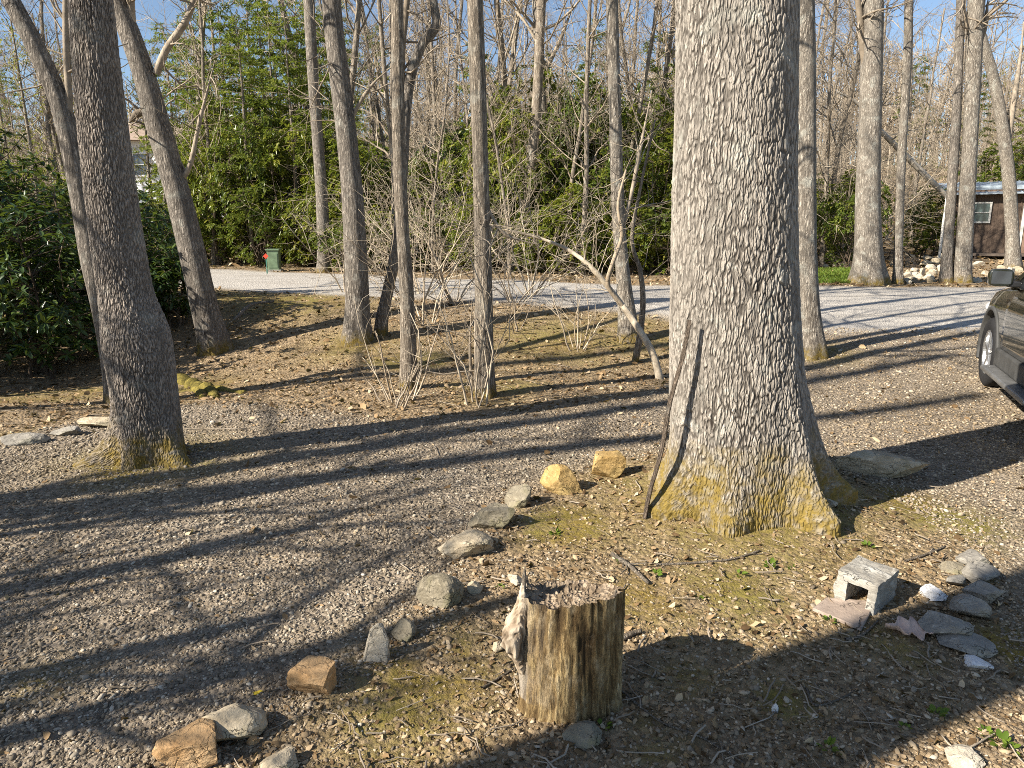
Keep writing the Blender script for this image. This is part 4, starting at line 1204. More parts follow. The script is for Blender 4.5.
# ------------------------------------------------------------------ stump
def stump():
    B = PG(570, 722); B = np.array([B[0], B[1] + .105, float(gz(B[0], B[1] + .105))])
    k = depth_of(B) / F
    Rr = 47 * k; H = .435; DY = .66
    root = empty('tree_stump', B, 'weathered brown tree stump with splintered knotted left side', 'stump')
    n, around = 150, 200
    th = np.arange(around) / around * 2 * np.pi
    z = np.linspace(-.06, 1, n) * H
    TH, Z = np.meshgrid(th, z)
    cs, sn = np.cos(TH), np.sin(TH)
    rad = Rr * (1 + .03 * np.cos(3 * TH + 1) + .02 * np.cos(5 * TH + Z * 3))
    rel = np.stack([cs * Rr, sn * Rr, Z], -1)
    grain = fbm(rel * np.array([60, 60, 5.0]) + .8 * fbm(rel * 14, 2, 77)[..., None], 4, 3)
    grain2 = fbm(rel * np.array([150, 150, 10.0]), 2, 5)
    crack = np.clip(fbm(rel * np.array([22, 22, 1.5]), 3, 7) * 3 - .5, 0, 1)
    rid = 1 - np.abs(fbm(rel * np.array([34, 34, 1.3]), 3, 17)) * 2
    rad += .010 * grain + .005 * grain2 - .026 * crack + .010 * rid
    # bulging torn side on the left
    left = np.exp(-(np.abs((TH - np.pi * 1.02 + np.pi) % (2 * np.pi) - np.pi) / .55) ** 2)
    rad += left * (.018 * np.exp(-((Z - .27) / .14) ** 2))
    rad += .012 * np.exp(-Z / .05)
    # jagged top: higher at the back left, dipping at the front
    top = 1 + .018 * fbm(np.stack([np.cos(th) * 9, np.sin(th) * 9, th * 0], -1), 3, 4) + .07 * np.exp(-(np.abs((th - 2.9 + np.pi) % (2 * np.pi) - np.pi) / .14) ** 2) - .045 * np.exp(-(np.abs((th - 4.1 + np.pi) % (2 * np.pi) - np.pi) / .5) ** 2) + .03 * np.exp(-(np.abs((th - 5.9 + np.pi) % (2 * np.pi) - np.pi) / .35) ** 2)
    Zt = Z * np.where(Z > 0, 1 + (top[None] - 1) * (Z / H) ** 2, 1)
    lean = .01
    V = np.stack([cs * rad + lean * Z, sn * rad * DY, Zt - .03 * np.clip(sn, 0, 1) * (Z / H) ** 2], -1)
    i = np.arange(n - 1)[:, None] * around; j = np.arange(around)[None]; j2 = (j + 1) % around
    q = np.stack([i + j, i + j2, i + around + j2, i + around + j], -1).reshape(-1, 4)
    mm = NT('stump_wood')
    g = mm.attr('grain')
    col = mm.ramp(g, [(0, (.045, .03, .014)), (.36, (.25, .17, .075)), (.68, (.42, .31, .15)), (1, (.56, .45, .27))])
    nb_ = mm.noise(mm.coord((1, 1, .28)), 30, 6, .72, .5)
    fi_ = mm.noise(mm.coord((1, 1, .16)), 150, 4, .75)
    col = mm.mix(mm.rng(fi_, .40, .54, .7, 0), col, (.035, .022, .011))
    col = mm.mix(mm.rng(mm.noise(mm.coord((1, 1, .6)), 17, 5, .7), .52, .66, 0, .7), col, (.40, .32, .20))
    col = mm.mix(mm.rng(nb_, .42, .64, 0, .75), col, (.10, .062, .026))
    col = mm.mix(mm.math('MULTIPLY', mm.attr('grey'), mm.rng(mm.noise(mm.coord((1, 1, .3)), 40, 4), .3, .6)), col, (.50, .45, .38))
    mw = mm.out(col, mm.bump(mm.noise(mm.coord((1, 1, .16)), 150, 4, .75), 1.0, .012), .95)
    gv = np.clip(.42 + .6 * grain + .5 * grain2 - .9 * crack + .35 * (rid - .5), 0, 1)
    link_mesh('wood', V.reshape(-1, 3), [q], mw, root, {'grain': gv.ravel(), 'grey': np.clip(left * .8 * (Z > .05), 0, 1).ravel()}, True)
    # hollowed rotten top
    rings = 26
    f = np.linspace(.985, .02, rings)
    FF, T2 = np.meshgrid(f, th, indexing='ij')
    edge = V[-1]
    zt = edge[None, :, 2] * FF ** .6 + (H * .93) * (1 - FF ** .6) - .030 * np.sin(FF * np.pi) + .010 * fbm(np.stack([np.cos(T2) * FF * 6, np.sin(T2) * FF * 6, FF * 3], -1), 4, 8)
    zt[0] = edge[:, 2] - .001
    Vt = np.stack([edge[None, :, 0] * FF, edge[None, :, 1] * FF, zt], -1)
    i = np.arange(rings - 1)[:, None] * around
    q = np.stack([i + j, i + j2, i + around + j2, i + around + j], -1).reshape(-1, 4)
    mt = NT('rotten_wood')
    v = mt.n('TexVoronoi', i_Scale=70.0); mt.l(mt.coord(), v.inputs['Vector'])
    sp = mt.n('SeparateColor'); mt.l(v.outputs['Color'], sp.inputs[0])
    cc_ = mt.mix(sp.outputs[0], (.12, .085, .055), (.42, .33, .235))
    cc_ = mt.mix(mt.rng(mt.noise(mt.coord(), 14, 4), .45, .65, 0, .7), cc_, (.16, .12, .075))
    link_mesh('rotten_top', Vt.reshape(-1, 3), [q], mt.out(cc_, mt.bump(mt.math('ADD', v.outputs['Distance'], mt.noise(mt.coord(), 60, 4)), .9, .02)), root, None, True)
    # grey torn burl with a ringed knot on the left flank
    bm = bmesh.new()
    bmesh.ops.create_icosphere(bm, subdivisions=6, radius=1)
    V = np.array([v.co[:] for v in bm.verts]); bm.free()
    bm = bmesh.new(); bmesh.ops.create_icosphere(bm, subdivisions=6, radius=1)
    zz = V[:, 2]
    wide = np.where(zz > 0, 1 - .80 * np.clip(zz, 0, 1) ** 1.1, 1 - .35 * np.clip(-zz, 0, 1))
    B_ = np.stack([V[:, 0] * .036 * wide, V[:, 1] * .062 * wide, zz * .165], -1)
    B_[:, 0] += -.030 * np.exp(-((zz + .12) / .42) ** 2)
    nrm = V / np.linalg.norm(V, axis=1)[:, None]
    kd = np.sqrt(((B_ - np.array([-.062, -.028, -.035])) ** 2 * np.array([.4, 1, 1])).sum(1))
    ring = np.sin(kd * 330) * np.exp(-(kd / .030) ** 2)
    flow = fbm(np.stack([B_[:, 0] * 45, B_[:, 1] * 75 + 1.5 * np.sin(B_[:, 2] * 20), B_[:, 2] * 7], -1), 4, 61)
    fl2 = 1 - 2 * np.abs(fbm(np.stack([B_[:, 0] * 60, B_[:, 1] * 90 + kd * 50, B_[:, 2] * 9], -1), 2, 62))
    B_ += nrm * (.010 * flow + .006 * fl2 + .0035 * ring + .010 * np.exp(-(kd / .020) ** 2))[:, None]
    for v, c in zip(bm.verts, B_): v.co = c
    mk = NT('silvery_wood')
    kk = bm_obj('knot', bm, None, root, True, (-Rr + .004, -.030, .295))
    at_ = kk.data.attributes.new('grain', 'FLOAT', 'POINT'); at_.data.foreach_set('value', np.clip(.5 + .7 * flow + .3 * fl2 + .3 * ring, 0, 1).astype(np.float32))
    cc_ = mk.ramp(mk.attr('grain'), [(0, (.04, .028, .018)), (.45, (.20, .15, .10)), (1, (.47, .39, .29))])
    kk.data.materials.append(mk.out(cc_, mk.bump(mk.noise(mk.coord((1, 1, .2)), 120, 4, .7), .5, .005)))
    for (a, h_, r_) in [(2.95, .075, .011), (2.75, .03, .009), (3.3, .035, .009), (5.9, .02, .007)]:
        tb = Tubes()
        b = np.array([math.cos(a) * Rr * .96, math.sin(a) * Rr * .96 * DY, H * .98])
        tb.add([b - [0, 0, .03], b + [.002, 0, h_ * .5], b + [.004, .004, h_]], [r_, r_ * .8, .0015], 6, .5)
        tb.build('splinter', M_DEADWOOD, root)
stump()

# ------------------------------------------------------------------ concrete block, slate, dry leaf, stake, sticks
def concrete_block():
    p = PG(833, 600)
    w, d, h = .172, .225, .148
    bm = bmesh.new()
    add_box(bm, (.024, d / 2, (h - .035) / 2), (.048, d, h - .035))
    add_box(bm, (w - .018, d / 2, (h - .035) / 2), (.036, d, h - .035))
    add_box(bm, (w / 2, d / 2, h - .0175), (w, d, .035))
    bmesh.ops.subdivide_edges(bm, edges=bm.edges[:], cuts=9, use_grid_fill=True)
    for v in bm.verts:
        q = np.array(v.co[:])
        e = 1 + 1.5 * (min(v.co.x, w - v.co.x) < .002) * (min(v.co.y, d - v.co.y) < .002) + (v.co.z > h - .002) * (min(v.co.x, w - v.co.x, v.co.y, d - v.co.y) < .002)
        v.co += Vector([float(fbm(q * 38 + 7 * c, 2, 1 + c)) for c in range(3)]) * .0036 * e
    bmesh.ops.remove_doubles(bm, verts=bm.verts, dist=.0006)
    o = bm_obj('concrete_block', bm, M_CONCRETE, None, False, (p[0], p[1], p[2] - .008))
    o.rotation_euler = (R(-1), R(2), R(-48))
    tag(o, 'weathered open concrete block standing at the shade edge', 'concrete block')
concrete_block()
p = PG(845, 618)
k = depth_of(p) / F
bm = bmesh.new()
c = [PG(*q) - p for q in [(812, 611), (826, 601), (876, 605), (861, 632)]]
vb = [bm.verts.new((q[0], q[1], q[2] + .002)) for q in c]; vt = [bm.verts.new((q[0], q[1], q[2] + .018)) for q in c]
bm.faces.new(vt); bm.faces.new(vb[::-1])
for i in range(4): bm.faces.new((vb[i], vb[(i + 1) % 4], vt[(i + 1) % 4], vt[i]))
bmesh.ops.recalc_face_normals(bm, faces=bm.faces)
bmesh.ops.bevel(bm, geom=bm.edges[:], offset=.003, segments=1, affect='EDGES')
o = bm_obj('paving_slab', bm, M_SLATE, None, False, p); tag(o, 'thin brown slate slab on the ground before the concrete block', 'slab')

def big_leaf(label, px, py, L, mat, seed, rz, col=None, lobes=True, name='fallen_leaf'):
    p = PG(px, py)
    rng_ = np.random.default_rng(seed)
    n = 40
    t = np.linspace(0, 1, n)
    w = .32 * np.sin(np.pi * t ** .8) * (1 + (.45 * np.sin(t * 22) if lobes else 0)) + .01
    rows = []
    for s_ in (-1, -.5, 0, .5, 1):
        x = (t - .5) * L; y = s_ * w * L
        zc = .10 * L * (np.abs(s_) ** 1.5) + .05 * L * np.sin(t * 7 + s_ * 2) + .03 * L * rng_.normal(0, .3, n) + .07 * L
        rows.append(np.stack([x, y, zc], -1))
    V = np.array(rows); i = (np.arange(4)[:, None] * n + np.arange(n - 1)[None]).reshape(-1)
    q = np.stack([i, i + 1, i + 1 + n, i + n], -1)
    o = link_mesh(name, V.reshape(-1, 3), [q], mat, None, {'rnd': np.full(5 * n, .85)}, True, p)
    o.rotation_euler = (0, 0, rz)
    md = o.modifiers.new('thickness', 'SOLIDIFY'); md.thickness = .0015
    return tag(o, label, 'leaf')
big_leaf('large curled pinkish brown dry leaf in the bed shade', 909, 634, .18, plain('pinkish_leaf', (.58, .42, .33), .85, .1), 3, R(165))
big_leaf('single bright yellow leaf on the gravel', 258, 694, .032, plain('yellow_leaf', (.62, .46, .04), .7, .2), 5, .4, lobes=False)

def stick(label, pts, w, mat=M_DEADWOOD, name='stick', cat='stick', sides=7, forks=0, seed=0, lift=None):
    g = [PG(a, b) for a, b in pts]
    k = depth_of(g[0]) / F
    q = np.array(g); q[:, 2] += w * k * .45
    if lift is not None: q[:, 2] += np.array(lift)
    c = catmull(q, max(8, 5 * len(pts)))
    tb = Tubes(); rng_ = np.random.default_rng(seed)
    tb.add(c - g[0], np.linspace(w / 2, w / 3, len(c)) * k * (1 + .12 * rng_.normal(0, 1, len(c))), sides)
    for f in range(forks):
        i = rng_.integers(2, len(c) - 2); d = unit(c[i + 1] - c[i]); s_ = np.array([-d[1], d[0], .15]) * (1 if f % 2 else -1)
        grow(tb, rng_, c[i] - g[0], d + s_ * .8, w * k * 6, w * k * .25, 0, 0, .15)
    return tag(tb.build(name, mat, None, g[0]), label, cat)
stick('crooked grey stick on the bed right of the stump', [(612, 556), (628, 566), (640, 578), (648, 585)], 5, forks=3, seed=2)
stick('thin dead twig lying before the massive trunk', [(655, 566), (690, 564), (730, 560), (760, 552)], 3, forks=2, seed=3)
stick('long thin twig in the shade right of the stump', [(622, 693), (660, 722), (700, 738), (745, 765)], 2.4, forks=2, seed=4)
stick('short twig behind the concrete block', [(905, 562), (925, 556), (945, 548)], 3, seed=5)
stick('curved twig on shaded bed below the slate slab', [(845, 640), (862, 636), (878, 622)], 3, seed=6)
stick('pale twig on the left side of the bed', [(482, 690), (500, 678), (515, 668)], 3, seed=7)
stick('dark fallen branch on the left bank by the leaning trunk', [(222, 334), (238, 324), (252, 314), (274, 306)], 4, M_BARK_B, seed=8, name='fallen_branch', cat='branch', forks=3, lift=[0, .08, .12, .05])
stick('chip of tan wood right of the stump', [(622, 641), (632, 636), (641, 633)], 7, seed=10)
stick('forked twig on the shaded bed near the bottom', [(806, 690), (815, 706), (840, 700), (856, 690)], 2.5, seed=11, forks=2)
# mossy surface root
m_moss = NT('moss'); mc_ = m_moss.mix(m_moss.rng(m_moss.noise(m_moss.coord(), 25, 5, .7), .35, .65), (.08, .068, .018), (.25, .20, .045))
M_MOSS = m_moss.out(mc_, m_moss.bump(m_moss.noise(m_moss.coord(), 90, 4), .8, .02))
tb = Tubes(); g0 = PG(185, 384)
for pp in ([(178, 380), (192, 384), (206, 389), (222, 390), (244, 392)], [(192, 384), (200, 392), (203, 398)], [(206, 389), (213, 394), (216, 397)]):
    q = np.array([PG(*z) for z in pp]); q[:, 2] -= .01
    c = catmull(q, 16); tb.add(c - g0, np.linspace(.085, .04, 16) * (1 + .3 * np.sin(np.arange(16) * 1.3)), 9)
tag(tb.build('mossy_root', M_MOSS, None, g0), 'yellow mossy surface root on the drive edge behind the swollen trunk', 'root')
# split wooden stake leaning on the trunk
a = PG(645, 518); b = at(690, 320, oakB[1] - .29)
bm = bmesh.new()
L = float(np.linalg.norm(b - a))
add_box(bm, (0, 0, L / 2), (.036, .020, L))
bmesh.ops.subdivide_edges(bm, edges=[e for e in bm.edges if abs(e.verts[0].co.z - e.verts[1].co.z) > .5], cuts=30)
for v in bm.verts:
    f = v.co.z / L
    v.co.x *= (1.0 - .75 * max(0, f - .55) / .45); v.co.x += .004 * math.sin(f * 7) + .002 * math.sin(f * 31)
    v.co.y += .006 * math.sin(f * 13)
o = bm_obj('wooden_stake', bm, bark_mat('weathered_strip', (.10, .075, .055), (.27, .215, .165), 90, 3, 0), None, False, a)
o.rotation_mode = 'QUATERNION'; o.rotation_quaternion = Vector(b - a).to_track_quat('Z', 'Y')
tag(o, 'narrow split strip of wood leaning on the massive trunk', 'wooden strip')

# weeds and grass
def weed(label, px, py, s, seed, group='small green weeds in the bed'):
    p = PG(px, py); rng_ = np.random.default_rng(seed); n = 12
    a = rng_.uniform(0, 6.28, n)
    d = np.stack([np.cos(a), np.sin(a), rng_.uniform(.2, 1, n)], -1)
    V, q, t, r = leaves(np.zeros((n, 3)) + d * .012, d, s * rng_.uniform(.6, 1.2, n), rng_.random(n), rng_, 1.6)
    return tag(link_mesh('weed', V, [q, t], M_WEED, None, {'rnd': r}, True, p), label, 'weed', group)
for k, (px, py) in enumerate([(500, 588), (603, 728), (770, 566), (793, 570), (868, 548), (827, 750), (960, 760), (1010, 752), (655, 575), (700, 600), (985, 735), (1000, 745), (620, 562), (830, 622), (935, 715), (905, 730), (740, 575), (555, 535)]):
    weed('small bright green weed sprouting on the bed', px, py, .016 + .008 * (k % 3), 700 + k)
rng = np.random.default_rng(15)
c0 = np.array([PG(px, py) for px, py in zip(rng.uniform(815, 858, 4000), rng.uniform(269, 284, 4000))])
n = len(c0)
d = np.stack([rng.normal(0, .4, n), rng.normal(0, .4, n), np.ones(n)], -1)
V, q, t, r = leaves(c0, d, rng.uniform(.05, .12, n), rng.random(n), rng, .5)
tag(link_mesh('grass', V, [q, t], M_WEED, None, {'rnd': r}), 'strip of bright green grass beyond the gravel road', 'grass', kind='stuff')

# ------------------------------------------------------------------ brown shed
def shed():
    Y0 = 31.0
    L = at(942, 265, Y0); x0 = L[0]; zb = float(gz(x0 + 3, Y0)) + .1
    Wd, Dp, Hf = 7.0, 4.5, 2.9
    ztop = at(942, 190, Y0)[2]
    Hf = ztop - zb
    root = empty('shed', (x0, Y0, zb), 'brown board shed with pale blue metal roof behind the trunks', 'shed', rz=R(-29))
    mw = NT('brown_boards')
    wv = mw.n('TexWave', i_Scale=1.6, i_Distortion=.4, bands_direction='X'); mw.l(mw.coord(), wv.inputs['Vector'])
    col = mw.mix(mw.rng(mw.noise(mw.coord((3, 3, .3)), 6, 4), .3, .7), (.075, .052, .038), (.145, .105, .078))
    mwall = mw.out(col, mw.bump(mw.noise(mw.coord((8, 8, .5)), 8, 3), .5, .01), .85)
    bm = bmesh.new()
    add_box(bm, (Wd / 2, Dp / 2, Hf / 2), (Wd, Dp, Hf))
    for i in range(18):                                       # battens
        x = .25 + i * .38
        if 1.22 < x < 2.05: continue
        add_box(bm, (x, -.012, Hf / 2 - .02), (.05, .03, Hf - .1))
    bm_obj('wall', bm, mwall, root)
    mr = plain('blue_grey_metal', (.36, .42, .47), .45, .4, .35, 0, .1)
    bm = bmesh.new()
    sl = R(-6)
    Mr = Matrix.Translation((Wd / 2, Dp / 2, Hf + .18)) @ Matrix.Rotation(R(8), 4, 'X')
    add_box(bm, (0, 0, 0), (Wd + .8, Dp + 1.0, .06), mat=Mr)
    for i in range(20):
        add_box(bm, (-(Wd + .7) / 2 + i * .40, 0, .045), (.05, Dp + .98, .03), mat=Mr)
    rf = bm_obj('roof', bm, mr, root)
    bm = bmesh.new(); add_box(bm, (Wd / 2, -.46, Hf + .03), (Wd + .8, .03, .16)); bm_obj('fascia', bm, mr, rf)
    mwh = plain('white_trim', (.50, .49, .45), .5, .3, var=.06)
    bm = bmesh.new(); add_box(bm, (.02, -.03, Hf / 2), (.10, .08, Hf - .02)); bm_obj('corner_post', bm, mwh, root)
    def window(x, z, w, h):
        bm = bmesh.new()
        for (cx, cz, sx, sz) in [(x, z + h / 2, w + .08, .07), (x, z - h / 2, w + .08, .07), (x - w / 2, z, .07, h - .07), (x + w / 2, z, .07, h - .07), (x, z, w - .07, .04)]:
            add_box(bm, (cx, -.05, cz), (sx, .06, sz))
        f = bm_obj('window', bm, mwh, root)
        bm = bmesh.new(); add_box(bm, (x, -.03, z), (w - .06, .02, h - .06))
        g = plain('dark_glass', (.06, .09, .09), .08, .6, var=.3); bm_obj('pane', bm, g, f)
    zc = at(975, 213, Y0)[2] - zb
    window(at(976, 213, Y0)[0] - x0, zc, .62, .80)
    bm = bmesh.new()
    dx = at(1021, 220, Y0)[0] - x0
    for (cx, cz, sx, sz) in [(dx - .5, 1.05, .10, 2.1), (dx + .5, 1.05, .10, 2.1), (dx, 2.15, 1.1, .1)]:
        add_box(bm, (cx, -.05, cz), (sx, .06, sz))
    fr = bm_obj('door_frame', bm, mwh, root)
    bm = bmesh.new(); add_box(bm, (dx, -.02, 1.05), (.9, .04, 2.08), bev=.01); dd = bm_obj('door', bm, plain('door_brown', (.20, .13, .09), .7), root)
    bm = bmesh.new(); bmesh.ops.create_uvsphere(bm, u_segments=10, v_segments=8, radius=.04, matrix=Matrix.Translation((dx - .36, -.07, 1.0))); bm_obj('handle', bm, mr, dd)
    bm = bmesh.new()
    add_box(bm, (Wd / 2 + .4, -.75, .02), (Wd - 1.0, 1.3, .10))
    for i in range(6): add_box(bm, (1.1 + i * 1.1, -1.3, -.3), (.12, .12, .54))
    bm_obj('deck', bm, plain('dark_deck', (.09, .07, .055), .85), root)
shed()
# dead trunk leaning onto the shed roof corner
a = at(880, 130, 29.5); b = at(946, 196, 29.9)
a2 = at(838, 92, 29.0)
tb = Tubes(); g = G(b[0], b[1]); g[2] = float(gz(g[0], g[1]))
c = catmull(np.c_[np.array([at(952, 206, 30.0), b, at(915, 165, 29.8), a, at(858, 104, 29.2), a2]), np.array([.09, .105, .115, .095, .07, .04])], 30)
tb.add(c[:, :3] - b, c[:, 3], 12)
rng = np.random.default_rng(3)
for i in (16, 19, 22, 25, 28): grow(tb, rng, c[i, :3] - b, unit(rng.normal(0, .5, 3) + [-.5, 0, .4]), 1.6, .04, 1, .1, .2)
tag(tb.build('fallen_tree', twig_mat('bleached_wood', (.42, .37, .30), (.58, .53, .45)), None, b), 'pale dead trunk fallen aslant against the shed roof corner', 'fallen tree')
# slim pale pole beside the shed
B = PG(939, 262); tb = Tubes(); tb.add([[0, 0, -.2], [0, 0, 1.5], [.02, 0, 2.6]], [.05, .05, .045], 10)
tag(tb.build('pole', plain('pale_pole', (.6, .58, .53), .6), None, at(939, 258, 28) * [1, 1, 0] + [0, 0, float(gz(at(939, 258, 28)[0], 28))]), 'slim pale pole left of the shed corner', 'pole')

# ------------------------------------------------------------------ white house far left
def house():
    Y0 = 47.0
    x0 = at(120, 200, Y0)[0]; x1 = at(262, 200, Y0)[0]
    zb = float(gz((x0 + x1) / 2, Y0)) - .1
    Wd = x1 - x0; Dp = 8; H = at(130, 140, Y0)[2] - zb
    root = empty('house', (x0, Y0, zb), 'white two storey house with brown roof behind the evergreens', 'house', rz=R(4))
    ms = NT('white_siding')
    bm = bmesh.new(); add_box(bm, (Wd / 2, Dp / 2, H / 2), (Wd, Dp, H))
    for i in range(int(H / .22)): add_box(bm, (Wd / 2, -.008, .12 + i * .22), (Wd + .02, .02, .19))
    bm_obj('wall', bm, plain('white_siding_paint', (.74, .75, .76), .7, .2, var=.04), root)
    bm = bmesh.new()
    r0 = [(-.5, -.6, H - .05), (Wd + .5, -.6, H - .05), (Wd + .5, Dp + .6, H - .05), (-.5, Dp + .6, H - .05), (-.5, Dp / 2, H + 1.6), (Wd + .5, Dp / 2, H + 1.6)]
    v = [bm.verts.new(q) for q in r0]
    for f in ((0, 1, 5, 4), (2, 3, 4, 5), (0, 4, 3), (1, 2, 5), (3, 2, 1, 0)): bm.faces.new([v[i] for i in f])
    bm_obj('roof', bm, plain('brown_shingle', (.30, .23, .18), .9, .1, bump=.5, bsc=8), root)
    for i, x in enumerate([1.6, 4.2, 7.2, 10.0]):
        for z in (1.5, H - 1.5):
            if x > Wd - 1: continue
            bm = bmesh.new()
            for (cx, cz, sx, sz) in [(x, z + .7, 1.1, .1), (x, z - .7, 1.1, .1), (x - .5, z, .1, 1.3), (x + .5, z, .1, 1.3), (x, z, .9, .05)]: add_box(bm, (cx, -.05, cz), (sx, .08, sz))
            f = bm_obj('window', bm, plain('window_white', (.8, .8, .8), .5, var=.02), root)
            bm = bmesh.new(); add_box(bm, (x, -.03, z), (.92, .03, 1.32)); bm_obj('pane', bm, plain('house_glass', (.08, .10, .13), .08, .6), f)
    bm = bmesh.new(); add_box(bm, (.5, -.08, H / 2), (.1, .1, H - .1)); bm_obj('downspout', bm, plain('gutter_white', (.8, .8, .8), .4, var=.02), root)
house()
# green utility box and red marker
def utility_box():
    p = PG(275, 271)
    k = depth_of(p) / F
    root = empty('utility_box', p, 'pale green utility box on the far road verge', 'utility box', rz=R(8))
    mg = plain('pale_green_paint', (.14, .20, .12), .5, .3)
    w, h = .34, .62
    bm = bmesh.new(); add_box(bm, (0, 0, h / 2), (w, .4, h), bev=.02); bd = bm_obj('cabinet', bm, mg, root)
    bm = bmesh.new(); add_box(bm, (0, 0, h + .025), (w + .06, .46, .05), bev=.015); bm_obj('lid', bm, mg, root)
    bm = bmesh.new(); add_box(bm, (0, -.205, h * .52), (w - .08, .012, h * .7), bev=.004); bm_obj('door', bm, mg, root)
    bm = bmesh.new(); add_box(bm, (0, 0, .02), (w + .1, .5, .06)); bm_obj('plinth', bm, M_CONCRETE, root)
utility_box()
p = at(267, 270, 20.6); p[2] = float(gz(p[0], 20.6))
root = empty('marker_stake', p, 'small red marker on a stake left of the green box', 'marker')
bm = bmesh.new(); add_box(bm, (0, 0, .22), (.03, .02, .54)); bm_obj('stake', bm, plain('green_stake', (.05, .16, .12), .6), root)
bm = bmesh.new(); add_box(bm, (.0, -.02, .50), (.11, .015, .11), mat=Matrix.Translation((0, 0, .5)) @ Matrix.Rotation(R(45), 4, 'Y') @ Matrix.Translation((0, 0, -.5)))
bm_obj('red_flag', bm, plain('red_paint', (.62, .06, .03), .5), root)

# ------------------------------------------------------------------ the parked SUV (x forward, y to its left)
def car():
    W0 = PG(993, 385)
    head = R(90 - 24)
    fx, fy = math.cos(head), math.sin(head)
    lx, ly = -fy, fx
    half = .93; wb = 2.72; wr = .365
    # wheel contact is at (0, +half-.12) of the car frame with the front axle at x=0
    ox = W0[0] - lx * (half - .10); oy = W0[1] - ly * (half - .10)
    root = empty('parked_car', (ox, oy, float(gz(ox, oy)) - .01), 'dark olive black sport utility vehicle parked on the gravel at right', 'car', rz=head)
    paint = NT('dark_olive_paint')
    paint.out((.018, .019, .012), None, .22); paint.b.inputs['Specular IOR Level'].default_value = .5
    paint.b.inputs['Metallic'].default_value = .1; paint.b.inputs['Coat Weight'].default_value = 1.0; paint.b.inputs['Coat Roughness'].default_value = .04
    paint = paint.m
    clad = plain('grey_cladding', (.06, .06, .058), .6, .3)
    chrome = plain('silver_alloy', (.62, .63, .64), .3, .5, .9, var=.05)
    rub = plain('tyre_rubber', (.022, .022, .023), .8, .2, bump=.2)
    glass = plain('dark_car_glass', (.012, .015, .017), .03, .7, var=.1)
    black = plain('black_trim', (.015, .015, .016), .4, .4)
    # body: x station, half width, bottom z, belt z, top z
    ST = [(.92, .62, .42, .62, .70), (.86, .76, .30, .72, .82), (.70, .86, .24, .80, .95), (.42, .905, .24, .88, 1.02), (.0, .93, .24, .92, 1.06), (-.45, .93, .24, .94, 1.09), (-.75, .93, .24, .95, 1.12),
          (-1.4, .93, .24, .96, 1.10), (-2.1, .93, .24, .97, 1.10), (-2.75, .93, .24, .98, 1.11), (-3.2, .91, .26, .98, 1.11), (-3.5, .86, .32, .96, 1.09), (-3.62, .76, .42, .90, 1.04)]
    def sect(hw, zb, zs, zt):
        P_ = [(hw * .80, zb), (hw * .94, zb + .03), (hw * .985, zb + .16), (hw, (zb + zs) * .52), (hw * .995, zs - .08), (hw * .975, zs), (hw * .93, zt - .055), (hw * .84, zt - .012), (hw * .6, zt + .012), (hw * .3, zt + .022), (0, zt + .026)]
        return np.array([(y, z) for y, z in P_] + [(-y, z) for y, z in P_[-2::-1]])
    xs = np.array([s[0] for s in ST])
    fine = np.concatenate([np.linspace(.92, .7, 8), np.linspace(.66, -3.3, 60), np.linspace(-3.34, -3.62, 8)])
    par = np.array([np.interp(fine, xs[::-1], np.array([s[k] for s in ST])[::-1]) for k in range(1, 5)]).T
    for _ in range(2): par[1:-1] = (par[:-2] + par[1:-1] * 2 + par[2:]) / 4
    secs = [sect(*q) for q in par]
    m_ = len(secs[0])
    bm = bmesh.new()
    vs = [[bm.verts.new((x, y, z)) for (y, z) in s] for x, s in zip(fine, secs)]
    for a, b in zip(vs[:-1], vs[1:]):
        for i in range(m_ - 1): bm.faces.new((a[i], a[i + 1], b[i + 1], b[i]))
        bm.faces.new((a[m_ - 1], a[0], b[0], b[m_ - 1]))
    bm.faces.new(vs[0][::-1]); bm.faces.new(vs[-1])
    bmesh.ops.recalc_face_normals(bm, faces=bm.faces)
    body = bm_obj('body', bm, paint, root, True)
    # wheel openings
    bm = bmesh.new()
    for x in (0, -wb):
        for s in (1, -1):
            bmesh.ops.create_cone(bm, cap_ends=True, segments=48, radius1=.43, radius2=.43, depth=.62, matrix=Matrix.Translation((x, s * .78, .375)) @ Matrix.Rotation(R(90), 4, 'X'))
    cut = bm_obj('cutter', bm); cut.parent = root
    bo = body.modifiers.new('b', 'BOOLEAN'); bo.operation = 'DIFFERENCE'; bo.object = cut; bo.solver = 'EXACT'
    bpy.context.view_layer.update()
    dg = bpy.context.evaluated_depsgraph_get()
    me = bpy.data.meshes.new_from_object(body.evaluated_get(dg))
    body.modifiers.clear(); body.data = me
    bpy.data.objects.remove(cut)
    me.shade_smooth() if hasattr(me, 'shade_smooth') else None
    try: me.set_sharp_from_angle(angle=R(35))
    except Exception: pass
    # dark wheel-house liner, cladding arches, sill
    bm = bmesh.new()
    add_box(bm, (-wb / 2, 0, .52), (wb + 1.3, 1.22, .5)); bm_obj('underbody', bm, black, root)
    for x in (0, -wb):
        for s in (1, -1):
            bm = bmesh.new(); prof = []
            n = 40
            for i in range(n + 1):
                a = R(-18) + (R(216)) * i / n
                ring = []
                for (r, y) in ((.425, .80), (.425, .934), (.44, .942), (.462, .94), (.470, .93), (.470, .85)):
                    ring.append(bm.verts.new((x + r * math.cos(a), s * y, .375 + r * math.sin(a))))
                prof.append(ring)
            for a_, b_ in zip(prof[:-1], prof[1:]):
                for i in range(5): bm.faces.new((a_[i], a_[i + 1], b_[i + 1], b_[i]))
            bmesh.ops.recalc_face_normals(bm, faces=bm.faces)
            bm_obj('wheel_arch', bm, clad, root, True)
